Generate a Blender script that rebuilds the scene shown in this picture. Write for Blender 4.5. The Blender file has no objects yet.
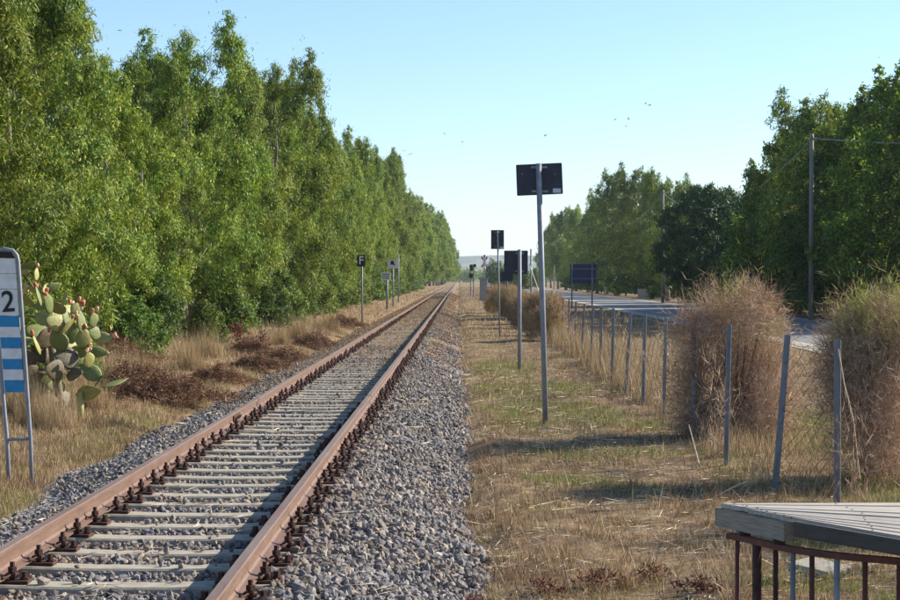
import bpy, math
import numpy as np
from mathutils import Vector, Matrix

# ------------------------------------------------------------------ camera, world, sun, exposure
scene = bpy.context.scene
COL = scene.collection
F_PX, VPX, VPY, CAM_Z = 1750.0, 459.0, 279.0, 2.1
cam_data = bpy.data.cameras.new('camera')
cam = bpy.data.objects.new('camera', cam_data)
COL.objects.link(cam)
cam.location = (0, 0, CAM_Z)
cam.rotation_euler = (math.pi / 2 - 21 / F_PX, 0, 9 / F_PX)
cam_data.sensor_width = 36
cam_data.lens = 36 * F_PX / 900
cam_data.clip_start = 0.1
cam_data.clip_end = 20000
scene.camera = cam

SUN_EL, SUN_AZ = math.radians(29.5), math.radians(67)      # azimuth clockwise from +Y
world = bpy.data.worlds.new('World')
scene.world = world
world.use_nodes = True
wn = world.node_tree.nodes
sky = wn.new('ShaderNodeTexSky')
sky.sky_type = 'NISHITA'
sky.sun_disc = False
sky.sun_elevation = SUN_EL
sky.sun_rotation = SUN_AZ
sky.air_density = 1.0
sky.dust_density = 0.2
sky.ozone_density = 2.5
sky.altitude = 0
wb = wn.new('ShaderNodeMix'); wb.data_type = 'RGBA'; wb.blend_type = 'MULTIPLY'
wb.inputs[0].default_value = 1.0
wb.inputs[7].default_value = (0.90, 0.985, 1.08, 1)
world.node_tree.links.new(sky.outputs[0], wb.inputs[6])
world.node_tree.links.new(wb.outputs[2], wn['Background'].inputs[0])
wn['Background'].inputs[1].default_value = 0.09
sun_data = bpy.data.lights.new('sun', 'SUN')
sun_data.energy = 5.0
sun_data.angle = math.radians(0.53)
sun_data.color = (1.0, 0.91, 0.79)
sun = bpy.data.objects.new('sun', sun_data)
COL.objects.link(sun)
to_sun = Vector((math.sin(SUN_AZ) * math.cos(SUN_EL), math.cos(SUN_AZ) * math.cos(SUN_EL), math.sin(SUN_EL)))
sun.rotation_euler = to_sun.to_track_quat('Z', 'Y').to_euler()
sun.location = (30, 20, 40)
scene.view_settings.view_transform = 'Standard'
scene.view_settings.look = 'None'
scene.view_settings.exposure = 1.0
scene.view_settings.gamma = 1.0

# ------------------------------------------------------------------ helpers
R = np.random.default_rng(7)
ORD = ['nearest', 'second', 'third', 'fourth', 'fifth', 'sixth', 'seventh', 'eighth', 'ninth', 'tenth', 'eleventh',
       'twelfth', 'thirteenth', 'fourteenth', 'fifteenth', 'sixteenth', 'seventeenth', 'eighteenth', 'nineteenth',
       'twentieth', 'twenty-first', 'twenty-second', 'twenty-third', 'twenty-fourth', 'twenty-fifth', 'twenty-sixth',
       'twenty-seventh', 'twenty-eighth', 'twenty-ninth', 'thirtieth', 'thirty-first', 'thirty-second', 'thirty-third',
       'thirty-fourth', 'thirty-fifth', 'thirty-sixth', 'thirty-seventh', 'thirty-eighth', 'thirty-ninth', 'fortieth']


def at(px, py, d):
    """world point at distance d that the photograph shows at pixel px, py"""
    return Vector(((px - VPX) / F_PX * d, d, CAM_Z + (VPY - py) / F_PX * d))


_ph = np.random.default_rng(3).uniform(0, 6.28, (12, 2))
_dr = np.random.default_rng(4).uniform(0, 6.28, 12)


def wob(x, y, s, k=0):
    """smooth noise about -1..1 at wavelength s"""
    x = np.asarray(x, float); y = np.asarray(y, float)
    v = 0
    for i in range(5):
        a = _dr[(i + k) % 12]
        f = 6.283 / s * (0.7 + 0.28 * i)
        v = v + np.sin((x * math.cos(a) + y * math.sin(a)) * f + _ph[(i + k) % 12, 0]) * np.cos(
            (-x * math.sin(a) + y * math.cos(a)) * f * 0.8 + _ph[(i + k) % 12, 1])
    return v / 2.2


def sstep(a, b, x):
    t = np.clip((np.asarray(x, float) - a) / (b - a), 0, 1)
    return t * t * (3 - 2 * t)


def ground_z(x, y):
    x = np.asarray(x, float); y = np.asarray(y, float)
    near = 1 - sstep(60, 160, y)
    z = 0.035 * wob(x, y, 3.1) * near + 0.05 * wob(x, y, 11, 3) * near + 0.018 * wob(x, y, .9, 7) * (1 - sstep(30, 60, y))
    z = z + sstep(-3.6, -5.2, x) * 0.14 + sstep(-5.2, -8.5, x) * 0.35
    trackbed = sstep(-4.3, -3.7, x) * (1 - sstep(-0.2, 0.5, x))
    z = z * (1 - trackbed) - 0.12 * trackbed
    road = sstep(8.5, 10.5, x) * (1 - sstep(18.5, 20, x))
    z = z * (1 - road) - 0.02 * road
    return z


TRACK_X = -2.0135
RAIL_X = (-1.261, -2.766)
Z_RAIL, Z_FOOT, Z_SLEEP = 0.47, 0.318, 0.29


def edge_r(y):
    return 0.08 + 0.13 * wob(0, y, 6.0, 2) + .06 * wob(5, y, 1.7, 4) - 0.22 * sstep(25, 70, y) + .20 * wob(0, y, 27, 6) * sstep(40, 90, y) + .16 * wob(0, y, 9, 3) * sstep(24, 40, y)


def edge_l(y):
    return -3.95 + 0.16 * wob(3, y, 4.0, 5) + .38 * np.exp(-((np.asarray(y, float) - 16.2) / 1.1) ** 2) + .2 * np.exp(-((np.asarray(y, float) - 27) / 2.0) ** 2)


def ballast_z(x, y):
    x = np.asarray(x, float); y = np.asarray(y, float)
    outer = np.maximum(sstep(-1.2, -1.05, x), sstep(-2.82, -2.97, x))
    top = 0.243 + 0.028 * sstep(26, 48, y) + 0.022 * outer * (1 - sstep(26, 48, y)) + 0.012 * wob(x, y, 1.3, 6)
    er, el = edge_r(y), edge_l(y)
    t = 1 - sstep(-0.75, 1.0, (x - (er - 0.75)) / 0.75)
    zr = -0.05 + (top + 0.05) * (1 - np.clip((x - (er - 0.95)) / 0.95, 0, 1.3))
    zl = 0.05 + (top - 0.05) * (1 - np.clip(((el + 0.75) - x) / 0.75, 0, 1.3))
    return np.minimum(top, np.minimum(zr, zl))


def link(o, parent=None):
    COL.objects.link(o)
    if parent is not None:
        o.parent = parent
    return o


def tag(o, label=None, cat=None, group=None, kind=None):
    if label: o['label'] = label
    if cat: o['category'] = cat
    if group: o['group'] = group
    if kind: o['kind'] = kind
    return o


def empty(name, loc, label=None, cat=None, group=None, rz=0.0):
    o = bpy.data.objects.new(name, None)
    o.empty_display_size = 0.3
    o.location = loc
    o.rotation_euler = (0, 0, rz)
    link(o)
    return tag(o, label, cat, group)


def np_mesh(name, verts, faces, mat=None, smooth=False):
    """fast mesh from an (n,3) array and an (m,k) array"""
    verts = np.ascontiguousarray(verts, dtype=np.float32)
    faces = np.ascontiguousarray(faces, dtype=np.int32)
    m = bpy.data.meshes.new(name)
    k = faces.shape[1]
    m.vertices.add(len(verts)); m.vertices.foreach_set('co', verts.ravel())
    m.loops.add(faces.size); m.loops.foreach_set('vertex_index', faces.ravel())
    m.polygons.add(len(faces)); m.polygons.foreach_set('loop_start', np.arange(len(faces), dtype=np.int32) * k)
    m.update(calc_edges=True)
    m.polygons.foreach_set('use_smooth', np.full(len(faces), bool(smooth)))
    if mat: m.materials.append(mat)
    return m


class MB:
    """collects boxes, tubes and prisms for one mesh"""
    def __init__(self): self.v, self.f = [], []

    def add(self, v, f):
        n = len(self.v)
        self.v += [tuple(p) for p in v]
        self.f += [tuple(i + n for i in q) for q in f]
        return self

    def box(self, x0, x1, y0, y1, z0, z1, M=None):
        v = [Vector((x, y, z)) for z in (z0, z1) for y in (y0, y1) for x in (x0, x1)]
        if M is not None: v = [M @ p for p in v]
        return self.add(v, [(0, 2, 3, 1), (4, 5, 7, 6), (0, 1, 5, 4), (2, 6, 7, 3), (0, 4, 6, 2), (1, 3, 7, 5)])

    def bevbox(self, x0, x1, y0, y1, z0, z1, b=0.01, M=None):
        """box with chamfered vertical-section edges along z top and bottom"""
        def ring(z, i): return [(x0 + i, y0 + b, z), (x0 + b, y0 + i, z), (x1 - b, y0 + i, z), (x1 - i, y0 + b, z),
                                (x1 - i, y1 - b, z), (x1 - b, y1 - i, z), (x0 + b, y1 - i, z), (x0 + i, y1 - b, z)]
        r = [ring(z0, b * .6), ring(z0 + b, 0), ring(z1 - b, 0), ring(z1, b * .6)]
        v = [Vector(p) for q in r for p in q]
        if M is not None: v = [M @ p for p in v]
        f = [tuple(range(7, -1, -1)), tuple(range(24, 32))]
        for k in range(3):
            for i in range(8):
                j = (i + 1) % 8
                f.append((k * 8 + i, k * 8 + j, k * 8 + 8 + j, k * 8 + 8 + i))
        return self.add(v, f)

    def tube(self, pts, rad, n=8, cap=True):
        pts = [Vector(p) for p in pts]
        if not hasattr(rad, '__len__'): rad = [rad] * len(pts)
        v, f = [], []
        ref = None
        for i, p in enumerate(pts):
            t = (pts[min(i + 1, len(pts) - 1)] - pts[max(i - 1, 0)]).normalized()
            if ref is None:
                ref = t.orthogonal().normalized()
            ref = (ref - t * ref.dot(t)).normalized()
            b = t.cross(ref)
            for k in range(n):
                a = 6.28318 * k / n
                v.append(p + (ref * math.cos(a) + b * math.sin(a)) * rad[i])
        for i in range(len(pts) - 1):
            for k in range(n):
                j = (k + 1) % n
                f.append((i * n + k, i * n + j, i * n + n + j, i * n + n + k))
        if cap:
            f.append(tuple(range(n - 1, -1, -1)))
            f.append(tuple((len(pts) - 1) * n + k for k in range(n)))
        return self.add(v, f)

    def prism(self, poly, y0, y1):
        """xz polygon extruded along y"""
        n = len(poly)
        v = [(x, y0, z) for x, z in poly] + [(x, y1, z) for x, z in poly]
        f = [tuple(range(n)), tuple(range(2 * n - 1, n - 1, -1))]
        for i in range(n):
            j = (i + 1) % n
            f.append((i, i + n, j + n, j))
        return self.add(v, f)

    def mesh(self, name, mat=None, smooth=False):
        m = bpy.data.meshes.new(name)
        m.from_pydata([tuple(p) for p in self.v], [], self.f)
        m.update()
        for p in m.polygons: p.use_smooth = bool(smooth) and len(p.vertices) == 4
        if mat: m.materials.append(mat)
        return m

    def build(self, name, mat, parent=None, loc=None, smooth=False):
        o = bpy.data.objects.new(name, self.mesh(name, mat, smooth))
        link(o, parent)
        if loc is not None: o.location = loc
        return o


def obj(name, mesh, parent=None, loc=None, rot=None, scale=None):
    o = bpy.data.objects.new(name, mesh)
    link(o, parent)
    if loc is not None: o.location = loc
    if rot is not None: o.rotation_euler = rot
    if scale is not None: o.scale = scale
    return o


def copy_tree(o, parent=None):
    c = o.copy(); COL.objects.link(c); c.parent = parent
    for ch in list(o.children): copy_tree(ch, c)
    return c


# ------------------------------------------------------------------ materials
def new_mat(name):
    m = bpy.data.materials.new(name); m.use_nodes = True
    nt = m.node_tree
    return m, nt, nt.nodes['Principled BSDF']


def node(nt, typ, **kw):
    n = nt.nodes.new(typ)
    for k, v in kw.items(): setattr(n, k, v)
    return n


def ramp(nt, fac, stops):
    r = node(nt, 'ShaderNodeValToRGB')
    el = r.color_ramp.elements
    while len(el) > 1: el.remove(el[0])
    el[0].position = stops[0][0]; el[0].color = (*stops[0][1], 1)
    for p, c in stops[1:]:
        e = el.new(p); e.color = (*c, 1)
    nt.links.new(fac, r.inputs[0])
    return r.outputs[0]


def noise(nt, scale, detail=4, rough=0.6, vec=None, dist=0.0):
    n = node(nt, 'ShaderNodeTexNoise')
    n.inputs['Scale'].default_value = scale
    n.inputs['Detail'].default_value = detail
    n.inputs['Roughness'].default_value = rough
    n.inputs['Distortion'].default_value = dist
    if vec is not None: nt.links.new(vec, n.inputs['Vector'])
    return n.outputs['Fac']


def position(nt): return node(nt, 'ShaderNodeNewGeometry').outputs['Position']
def objcoord(nt): return node(nt, 'ShaderNodeTexCoord').outputs['Object']


def mixc(nt, fac, a, b, mode='MIX'):
    m = node(nt, 'ShaderNodeMix', data_type='RGBA', blend_type=mode)
    for s, v in ((m.inputs[0], fac), (m.inputs[6], a), (m.inputs[7], b)):
        if isinstance(v, (int, float)): s.default_value = v
        elif isinstance(v, tuple): s.default_value = (*v, 1)
        else: nt.links.new(v, s)
    return m.outputs[2]


def bump(nt, bsdf, h, strength=0.4, dist=0.02):
    b = node(nt, 'ShaderNodeBump')
    b.inputs['Strength'].default_value = strength
    b.inputs['Distance'].default_value = dist
    nt.links.new(h, b.inputs['Height'])
    nt.links.new(b.outputs[0], bsdf.inputs['Normal'])


def grain_mat(name, stops, scale=8.0, rough=0.8, metal=0.0, bmp=0.2, bd=0.005, spec=0.3, stretch=None):
    """surface whose colour wanders between the given stops"""
    m, nt, b = new_mat(name)
    v = objcoord(nt)
    if stretch:
        mp = node(nt, 'ShaderNodeMapping'); mp.inputs['Scale'].default_value = stretch
        nt.links.new(v, mp.inputs[0]); v = mp.outputs[0]
    f = noise(nt, scale, 6, 0.65, v)
    nt.links.new(ramp(nt, f, stops), b.inputs['Base Color'])
    b.inputs['Roughness'].default_value = rough
    b.inputs['Metallic'].default_value = metal
    b.inputs['Specular IOR Level'].default_value = spec
    if bmp: bump(nt, b, noise(nt, scale * 4, 4, 0.7, v), bmp, bd)
    return m


def island_mat(name, stops, rough=0.7, spec=0.2, transl=0.0, hue=0.0, bmp=0.0, tcol=None, wander=0.0):
    """each separate piece (leaf, blade, stone) takes its own colour; hue wanders per object too"""
    m, nt, b = new_mat(name)
    rnd = node(nt, 'ShaderNodeNewGeometry').outputs['Random Per Island']
    c = ramp(nt, rnd, stops)
    if wander:
        # older and younger growth: foliage shifts from blue-green to yellow-green from bough to bough
        wf = ramp(nt, noise(nt, 0.8, 3, 0.6, position(nt)), [(0.32, (0.72, 0.86, 1.05)), (0.5, (1, 1, 1)), (0.68, (1.5, 1.22, 0.75))])
        c = mixc(nt, wander * 1.6, c, wf, 'MULTIPLY')
    if hue:
        hs = node(nt, 'ShaderNodeHueSaturation')
        oi = node(nt, 'ShaderNodeObjectInfo').outputs['Random']
        mr = node(nt, 'ShaderNodeMapRange')
        mr.inputs[3].default_value = 0.5 - hue; mr.inputs[4].default_value = 0.5 + hue * 0.6
        nt.links.new(oi, mr.inputs[0]); nt.links.new(mr.outputs[0], hs.inputs['Hue'])
        m2 = node(nt, 'ShaderNodeMath', operation='MULTIPLY'); m2.inputs[1].default_value = 7.31
        m3 = node(nt, 'ShaderNodeMath', operation='FRACT')
        mr2 = node(nt, 'ShaderNodeMapRange'); mr2.inputs[3].default_value = 0.72; mr2.inputs[4].default_value = 1.22
        nt.links.new(oi, m2.inputs[0]); nt.links.new(m2.outputs[0], m3.inputs[0]); nt.links.new(m3.outputs[0], mr2.inputs[0])
        nt.links.new(mr2.outputs[0], hs.inputs['Value'])
        nt.links.new(c, hs.inputs['Color']); c = hs.outputs[0]
    nt.links.new(c, b.inputs['Base Color'])
    b.inputs['Roughness'].default_value = rough
    b.inputs['Specular IOR Level'].default_value = spec
    if bmp: bump(nt, b, noise(nt, 60, 4, 0.7, position(nt)), bmp, 0.01)
    if transl:
        t = node(nt, 'ShaderNodeBsdfTranslucent')
        tc = mixc(nt, 1.0, c, tcol or (1.35, 1.45, 0.7), 'MULTIPLY')
        nt.links.new(tc, t.inputs[0])
        mx = node(nt, 'ShaderNodeMixShader'); mx.inputs[0].default_value = transl
        nt.links.new(b.outputs[0], mx.inputs[1]); nt.links.new(t.outputs[0], mx.inputs[2])
        nt.links.new(mx.outputs[0], nt.nodes['Material Output'].inputs[0])
    return m


def plain(name, c, rough=0.6, metal=0.0, spec=0.3):
    return grain_mat(name, [(0.3, tuple(x * 0.82 for x in c)), (0.7, tuple(min(1, x * 1.12) for x in c))], 6, rough, metal, 0.08, 0.002, spec)


def ground_mat():
    m, nt, b = new_mat('dry_ground')
    p = position(nt)
    straw = ramp(nt, noise(nt, 9, 8, 0.72, p), [(0.25, (0.12, 0.075, 0.045)), (0.45, (0.28, 0.19, 0.11)), (0.62, (0.42, 0.31, 0.185)), (0.8, (0.56, 0.45, 0.29))])
    green = ramp(nt, noise(nt, 14, 6, 0.7, p), [(0.3, (0.075, 0.10, 0.022)), (0.7, (0.22, 0.24, 0.07))])
    patch = ramp(nt, noise(nt, 0.33, 4, 0.6, p), [(0.53, (0, 0, 0)), (0.64, (0.6, 0.6, 0.6))])
    c = mixc(nt, patch, straw, green)
    dirt = ramp(nt, noise(nt, 1.1, 7, 0.7, p), [(0.42, (0, 0, 0)), (0.6, (0.85, 0.85, 0.85))])
    c = mixc(nt, dirt, c, (0.145, 0.095, 0.062))
    nt.links.new(c, b.inputs['Base Color'])
    b.inputs['Roughness'].default_value = 0.95
    b.inputs['Specular IOR Level'].default_value = 0.1
    bump(nt, b, noise(nt, 30, 8, 0.75, p), 0.9, 0.05)
    return m


def ballast_mat():
    m, nt, b = new_mat('ballast')
    p = position(nt)
    vo = node(nt, 'ShaderNodeTexVoronoi'); vo.inputs['Scale'].default_value = 17
    nt.links.new(p, vo.inputs['Vector'])
    sep = node(nt, 'ShaderNodeSeparateColor'); nt.links.new(vo.outputs['Color'], sep.inputs[0])
    st = ramp(nt, sep.outputs[0], [(0.0, (0.10, 0.10, 0.115)), (0.5, (0.20, 0.195, 0.205)), (0.85, (0.30, 0.28, 0.27)), (1.0, (0.40, 0.34, 0.26))])
    straw = ramp(nt, noise(nt, 9, 8, 0.72, p), [(0.25, (0.12, 0.075, 0.045)), (0.45, (0.28, 0.19, 0.11)), (0.62, (0.42, 0.31, 0.185)), (0.8, (0.56, 0.45, 0.29))])
    dirt = ramp(nt, noise(nt, 1.1, 7, 0.7, p), [(0.42, (0, 0, 0)), (0.6, (0.85, 0.85, 0.85))])
    straw = mixc(nt, dirt, straw, (0.145, 0.095, 0.062))
    pn = node(nt, 'ShaderNodeSeparateXYZ'); nt.links.new(p, pn.inputs[0])
    far = node(nt, 'ShaderNodeMapRange'); far.inputs[1].default_value = 22; far.inputs[2].default_value = 70
    far.inputs[3].default_value = -0.12; far.inputs[4].default_value = 0.28
    nt.links.new(pn.outputs[1], far.inputs[0])
    ad = node(nt, 'ShaderNodeMath', operation='ADD')
    nt.links.new(far.outputs[0], ad.inputs[0]); nt.links.new(noise(nt, 0.6, 5, 0.65, p), ad.inputs[1])
    fac = ramp(nt, ad.outputs[0], [(0.5, (0, 0, 0)), (0.6, (0.9, 0.9, 0.9))])
    nt.links.new(mixc(nt, fac, st, straw), b.inputs['Base Color'])
    b.inputs['Roughness'].default_value = 0.95
    b.inputs['Specular IOR Level'].default_value = 0.15
    bump(nt, b, vo.outputs['Distance'], 1.0, 0.06)
    return m


def pad_mat(name, stops):
    """fleshy pad with pale spine spots and scars"""
    m, nt, b = new_mat(name)
    v = objcoord(nt)
    c = ramp(nt, noise(nt, 3.2, 6, 0.7, v), stops)
    mp = node(nt, 'ShaderNodeMapping'); mp.inputs['Scale'].default_value = (9, 1, 11)
    nt.links.new(v, mp.inputs[0])
    vo = node(nt, 'ShaderNodeTexVoronoi'); vo.inputs['Scale'].default_value = 1.0
    vo.inputs['Randomness'].default_value = 0.45
    nt.links.new(mp.outputs[0], vo.inputs['Vector'])
    spot = ramp(nt, vo.outputs['Distance'], [(0.10, (0.85, 0.85, 0.85)), (0.2, (0, 0, 0))])
    c = mixc(nt, spot, c, (0.34, 0.29, 0.17))
    scar = ramp(nt, noise(nt, 7, 6, 0.75, v), [(0.60, (0, 0, 0)), (0.72, (0.7, 0.7, 0.7))])
    c = mixc(nt, scar, c, (0.20, 0.15, 0.09))
    nt.links.new(c, b.inputs['Base Color'])
    b.inputs['Roughness'].default_value = 0.6
    bump(nt, b, noise(nt, 6, 5, 0.7, v), 0.5, 0.02)
    return m


def road_mat():
    m, nt, b = new_mat('asphalt')
    p = position(nt)
    c = ramp(nt, noise(nt, 0.5, 6, 0.65, p), [(0.3, (0.13, 0.13, 0.135)), (0.7, (0.21, 0.205, 0.20))])
    c = mixc(nt, 0.35, c, ramp(nt, noise(nt, 60, 3, 0.7, p), [(0.3, (0.07, 0.07, 0.075)), (0.7, (0.30, 0.30, 0.29))]))
    nt.links.new(c, b.inputs['Base Color'])
    b.inputs['Roughness'].default_value = 0.85
    bump(nt, b, noise(nt, 90, 3, 0.7, p), 0.4, 0.01)
    return m


def rail_mat():
    m, nt, b = new_mat('rusty_rail')
    v = objcoord(nt)
    mp = node(nt, 'ShaderNodeMapping'); mp.inputs['Scale'].default_value = (1, 0.12, 1)
    nt.links.new(v, mp.inputs[0])
    c = ramp(nt, noise(nt, 22, 7, 0.7, mp.outputs[0]), [(0.25, (0.06, 0.032, 0.020)), (0.48, (0.135, 0.078, 0.050)), (0.75, (0.21, 0.132, 0.092))])
    c = mixc(nt, 0.35, c, ramp(nt, noise(nt, 90, 4, 0.7, v), [(0.35, (0.06, 0.028, 0.018)), (0.65, (0.25, 0.15, 0.105))]))
    gn = node(nt, 'ShaderNodeNewGeometry'); sn = node(nt, 'ShaderNodeSeparateXYZ')
    nt.links.new(gn.outputs['Normal'], sn.inputs[0])
    sp_ = node(nt, 'ShaderNodeSeparateXYZ'); nt.links.new(v, sp_.inputs[0])
    hi = node(nt, 'ShaderNodeMath', operation='GREATER_THAN'); hi.inputs[1].default_value = 0.1515
    nt.links.new(sp_.outputs[2], hi.inputs[0])
    wm = node(nt, 'ShaderNodeMath', operation='MULTIPLY'); nt.links.new(hi.outputs[0], wm.inputs[0])
    nt.links.new(ramp(nt, noise(nt, 5, 5, 0.7, mp.outputs[0]), [(0.35, (0.15, 0.15, 0.15)), (0.6, (0.75, 0.75, 0.75))]), wm.inputs[1])
    c = mixc(nt, wm.outputs[0], c, (0.21, 0.165, 0.14))
    nt.links.new(c, b.inputs['Base Color'])
    b.inputs['Roughness'].default_value = 0.62
    b.inputs['Metallic'].default_value = 0.15
    bump(nt, b, noise(nt, 120, 4, 0.7, v), 0.25, 0.003)
    return m


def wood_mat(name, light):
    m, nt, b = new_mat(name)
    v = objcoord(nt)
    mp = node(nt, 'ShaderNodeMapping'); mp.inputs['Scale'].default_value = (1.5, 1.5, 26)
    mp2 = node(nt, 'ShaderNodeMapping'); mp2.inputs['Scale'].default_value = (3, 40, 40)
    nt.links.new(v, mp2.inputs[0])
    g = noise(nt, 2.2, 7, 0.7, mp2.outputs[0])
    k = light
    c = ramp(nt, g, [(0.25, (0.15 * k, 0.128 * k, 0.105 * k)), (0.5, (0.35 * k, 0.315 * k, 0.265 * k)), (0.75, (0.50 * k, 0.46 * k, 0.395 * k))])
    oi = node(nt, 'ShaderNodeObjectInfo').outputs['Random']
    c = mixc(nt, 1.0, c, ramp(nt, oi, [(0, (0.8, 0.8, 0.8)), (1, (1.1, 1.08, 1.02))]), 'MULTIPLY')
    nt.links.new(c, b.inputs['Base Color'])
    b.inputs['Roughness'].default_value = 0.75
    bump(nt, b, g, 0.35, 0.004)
    return m


def rusty_near_rails(nt, c):
    # iron dust has stained the stones beside the rails
    p = position(nt)
    sx = node(nt, 'ShaderNodeSeparateXYZ'); nt.links.new(p, sx.inputs[0])
    ad = node(nt, 'ShaderNodeMath', operation='ADD'); ad.inputs[1].default_value = 2.0135
    ab = node(nt, 'ShaderNodeMath', operation='ABSOLUTE')
    sb = node(nt, 'ShaderNodeMath', operation='SUBTRACT'); sb.inputs[1].default_value = 0.7525
    a2 = node(nt, 'ShaderNodeMath', operation='ABSOLUTE')
    nt.links.new(sx.outputs[0], ad.inputs[0]); nt.links.new(ad.outputs[0], ab.inputs[0]); nt.links.new(ab.outputs[0], sb.inputs[0]); nt.links.new(sb.outputs[0], a2.inputs[0])
    mr = node(nt, 'ShaderNodeMapRange'); mr.inputs[1].default_value = 0.08; mr.inputs[2].default_value = 0.5; mr.inputs[3].default_value = 0.9; mr.inputs[4].default_value = 0.0
    nt.links.new(a2.outputs[0], mr.inputs[0])
    ml = node(nt, 'ShaderNodeMath', operation='MULTIPLY')
    nt.links.new(mr.outputs[0], ml.inputs[0]); nt.links.new(noise(nt, 2.5, 4, 0.6, p), ml.inputs[1])
    c = mixc(nt, ml.outputs[0], c, (0.16, 0.085, 0.05))
    dust = ramp(nt, noise(nt, 1.7, 5, 0.65, p), [(0.42, (0, 0, 0)), (0.66, (0.62, 0.62, 0.62))])
    return mixc(nt, dust, c, (0.25, 0.195, 0.14))


def stone_mat(name, stops, rough, spec, bmp=0.3):
    m, nt, b = new_mat(name)
    c = ramp(nt, node(nt, 'ShaderNodeNewGeometry').outputs['Random Per Island'], stops)
    nt.links.new(rusty_near_rails(nt, c), b.inputs['Base Color'])
    b.inputs['Roughness'].default_value = rough
    b.inputs['Specular IOR Level'].default_value = spec
    bump(nt, b, noise(nt, 60, 4, 0.7, position(nt)), bmp, 0.01)
    return m


M = {}
M['ground'] = ground_mat()
M['ballast'] = ballast_mat()
M['road'] = road_mat()
M['rail'] = rail_mat()
M['stone'] = stone_mat('ballast_stone', [(0.0, (0.065, 0.062, 0.066)), (0.3, (0.135, 0.128, 0.13)), (0.6, (0.21, 0.197, 0.19)), (0.85, (0.295, 0.272, 0.25)), (1.0, (0.36, 0.285, 0.20))], 0.85, 0.25, bmp=0.3)
M['stone1'] = grain_mat('loose_stone', [(0.2, (0.085, 0.082, 0.086)), (0.5, (0.18, 0.172, 0.17)), (0.8, (0.30, 0.275, 0.25))], 5, 0.85, 0, 0.4, 0.01)
M['sleeper'] = grain_mat('sleeper_concrete', [(0.25, (0.15, 0.128, 0.09)), (0.45, (0.30, 0.268, 0.205)), (0.75, (0.41, 0.375, 0.30))], 9, 0.9, 0, 0.4, 0.006)
M['rust'] = grain_mat('dark_rust', [(0.25, (0.035, 0.018, 0.014)), (0.6, (0.075, 0.034, 0.025)), (0.85, (0.13, 0.06, 0.04))], 14, 0.8, 0.2, 0.5, 0.004)
M['rust_red'] = grain_mat('red_rust_paint', [(0.25, (0.07, 0.03, 0.024)), (0.6, (0.13, 0.05, 0.038)), (0.85, (0.19, 0.09, 0.06))], 16, 0.7, 0.2, 0.4, 0.003)
M['galv'] = grain_mat('galvanised_steel', [(0.25, (0.16, 0.175, 0.20)), (0.7, (0.28, 0.295, 0.32))], 9, 0.6, 0.15, 0.1, 0.002)
M['post'] = grain_mat('fence_post_steel', [(0.25, (0.13, 0.14, 0.16)), (0.6, (0.20, 0.215, 0.24)), (0.85, (0.28, 0.26, 0.235))], 7, 0.7, 0.15, 0.2, 0.003, stretch=(3, 3, 0.7))
M['signback'] = grain_mat('sign_back', [(0.3, (0.022, 0.026, 0.042)), (0.7, (0.042, 0.048, 0.07))], 5, 0.55, 0.0, 0.05, 0.002)
M['blueback'] = grain_mat('blue_sign_back', [(0.3, (0.016, 0.026, 0.075)), (0.7, (0.025, 0.038, 0.10))], 4, 0.5, 0, 0.05, 0.002)
M['black'] = plain('black_paint', (0.012, 0.012, 0.015), 0.5)
M['white'] = grain_mat('dirty_white_paint', [(0.25, (0.34, 0.31, 0.26)), (0.40, (0.62, 0.61, 0.58)), (0.7, (0.76, 0.76, 0.75))], 9, 0.6, 0, 0.1, 0.002)
M['blue'] = grain_mat('faded_blue_paint', [(0.28, (0.05, 0.15, 0.26)), (0.45, (0.02, 0.21, 0.42)), (0.75, (0.04, 0.26, 0.48))], 9, 0.6, 0, 0.1, 0.002)
M['red'] = plain('red_paint', (0.55, 0.04, 0.04), 0.5)
M['sticker'] = plain('pale_sticker', (0.45, 0.50, 0.58), 0.4)
M['wire'] = plain('fence_wire', (0.085, 0.07, 0.06), 0.7, 0.3)
M['cable'] = plain('grey_cable', (0.30, 0.30, 0.31), 0.4, 0.0, 0.5)
M['polewood'] = grain_mat('pole_wood', [(0.2, (0.14, 0.12, 0.10)), (0.6, (0.27, 0.24, 0.205)), (0.85, (0.38, 0.34, 0.30))], 5, 0.85, 0, 0.4, 0.01, stretch=(4, 4, 0.3))
M['poleconc'] = grain_mat('pole_concrete', [(0.2, (0.26, 0.24, 0.22)), (0.6, (0.38, 0.36, 0.33)), (0.85, (0.45, 0.43, 0.40))], 4, 0.9, 0, 0.3, 0.006)
M['concrete'] = grain_mat('weathered_concrete', [(0.2, (0.30, 0.30, 0.29)), (0.6, (0.44, 0.44, 0.42)), (0.85, (0.55, 0.54, 0.51))], 5, 0.9, 0, 0.4, 0.006)
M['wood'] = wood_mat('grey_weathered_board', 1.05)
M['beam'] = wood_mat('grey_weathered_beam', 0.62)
M['shadebeam'] = wood_mat('shade_darkened_beam', 0.16)  # same deck wood, with the shade under the deck put into its colour
M['bark'] = grain_mat('eucalyptus_bark', [(0.2, (0.09, 0.072, 0.055)), (0.5, (0.18, 0.15, 0.12)), (0.8, (0.30, 0.26, 0.21))], 3, 0.85, 0, 0.4, 0.02, stretch=(3, 3, 0.6))
M['darkbark'] = grain_mat('dark_bark', [(0.2, (0.05, 0.04, 0.032)), (0.6, (0.10, 0.08, 0.065)), (0.85, (0.16, 0.13, 0.10))], 4, 0.9, 0, 0.5, 0.02, stretch=(3, 3, 0.6))
M['euc'] = island_mat('eucalyptus_leaf', [(0.0, (0.040, 0.082, 0.016)), (0.3, (0.115, 0.188, 0.028)), (0.7, (0.215, 0.295, 0.045)), (0.93, (0.36, 0.40, 0.085)), (1.0, (0.34, 0.26, 0.07))], 0.55, 0.16, 0.2, 0.012, wander=0.42)
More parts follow.
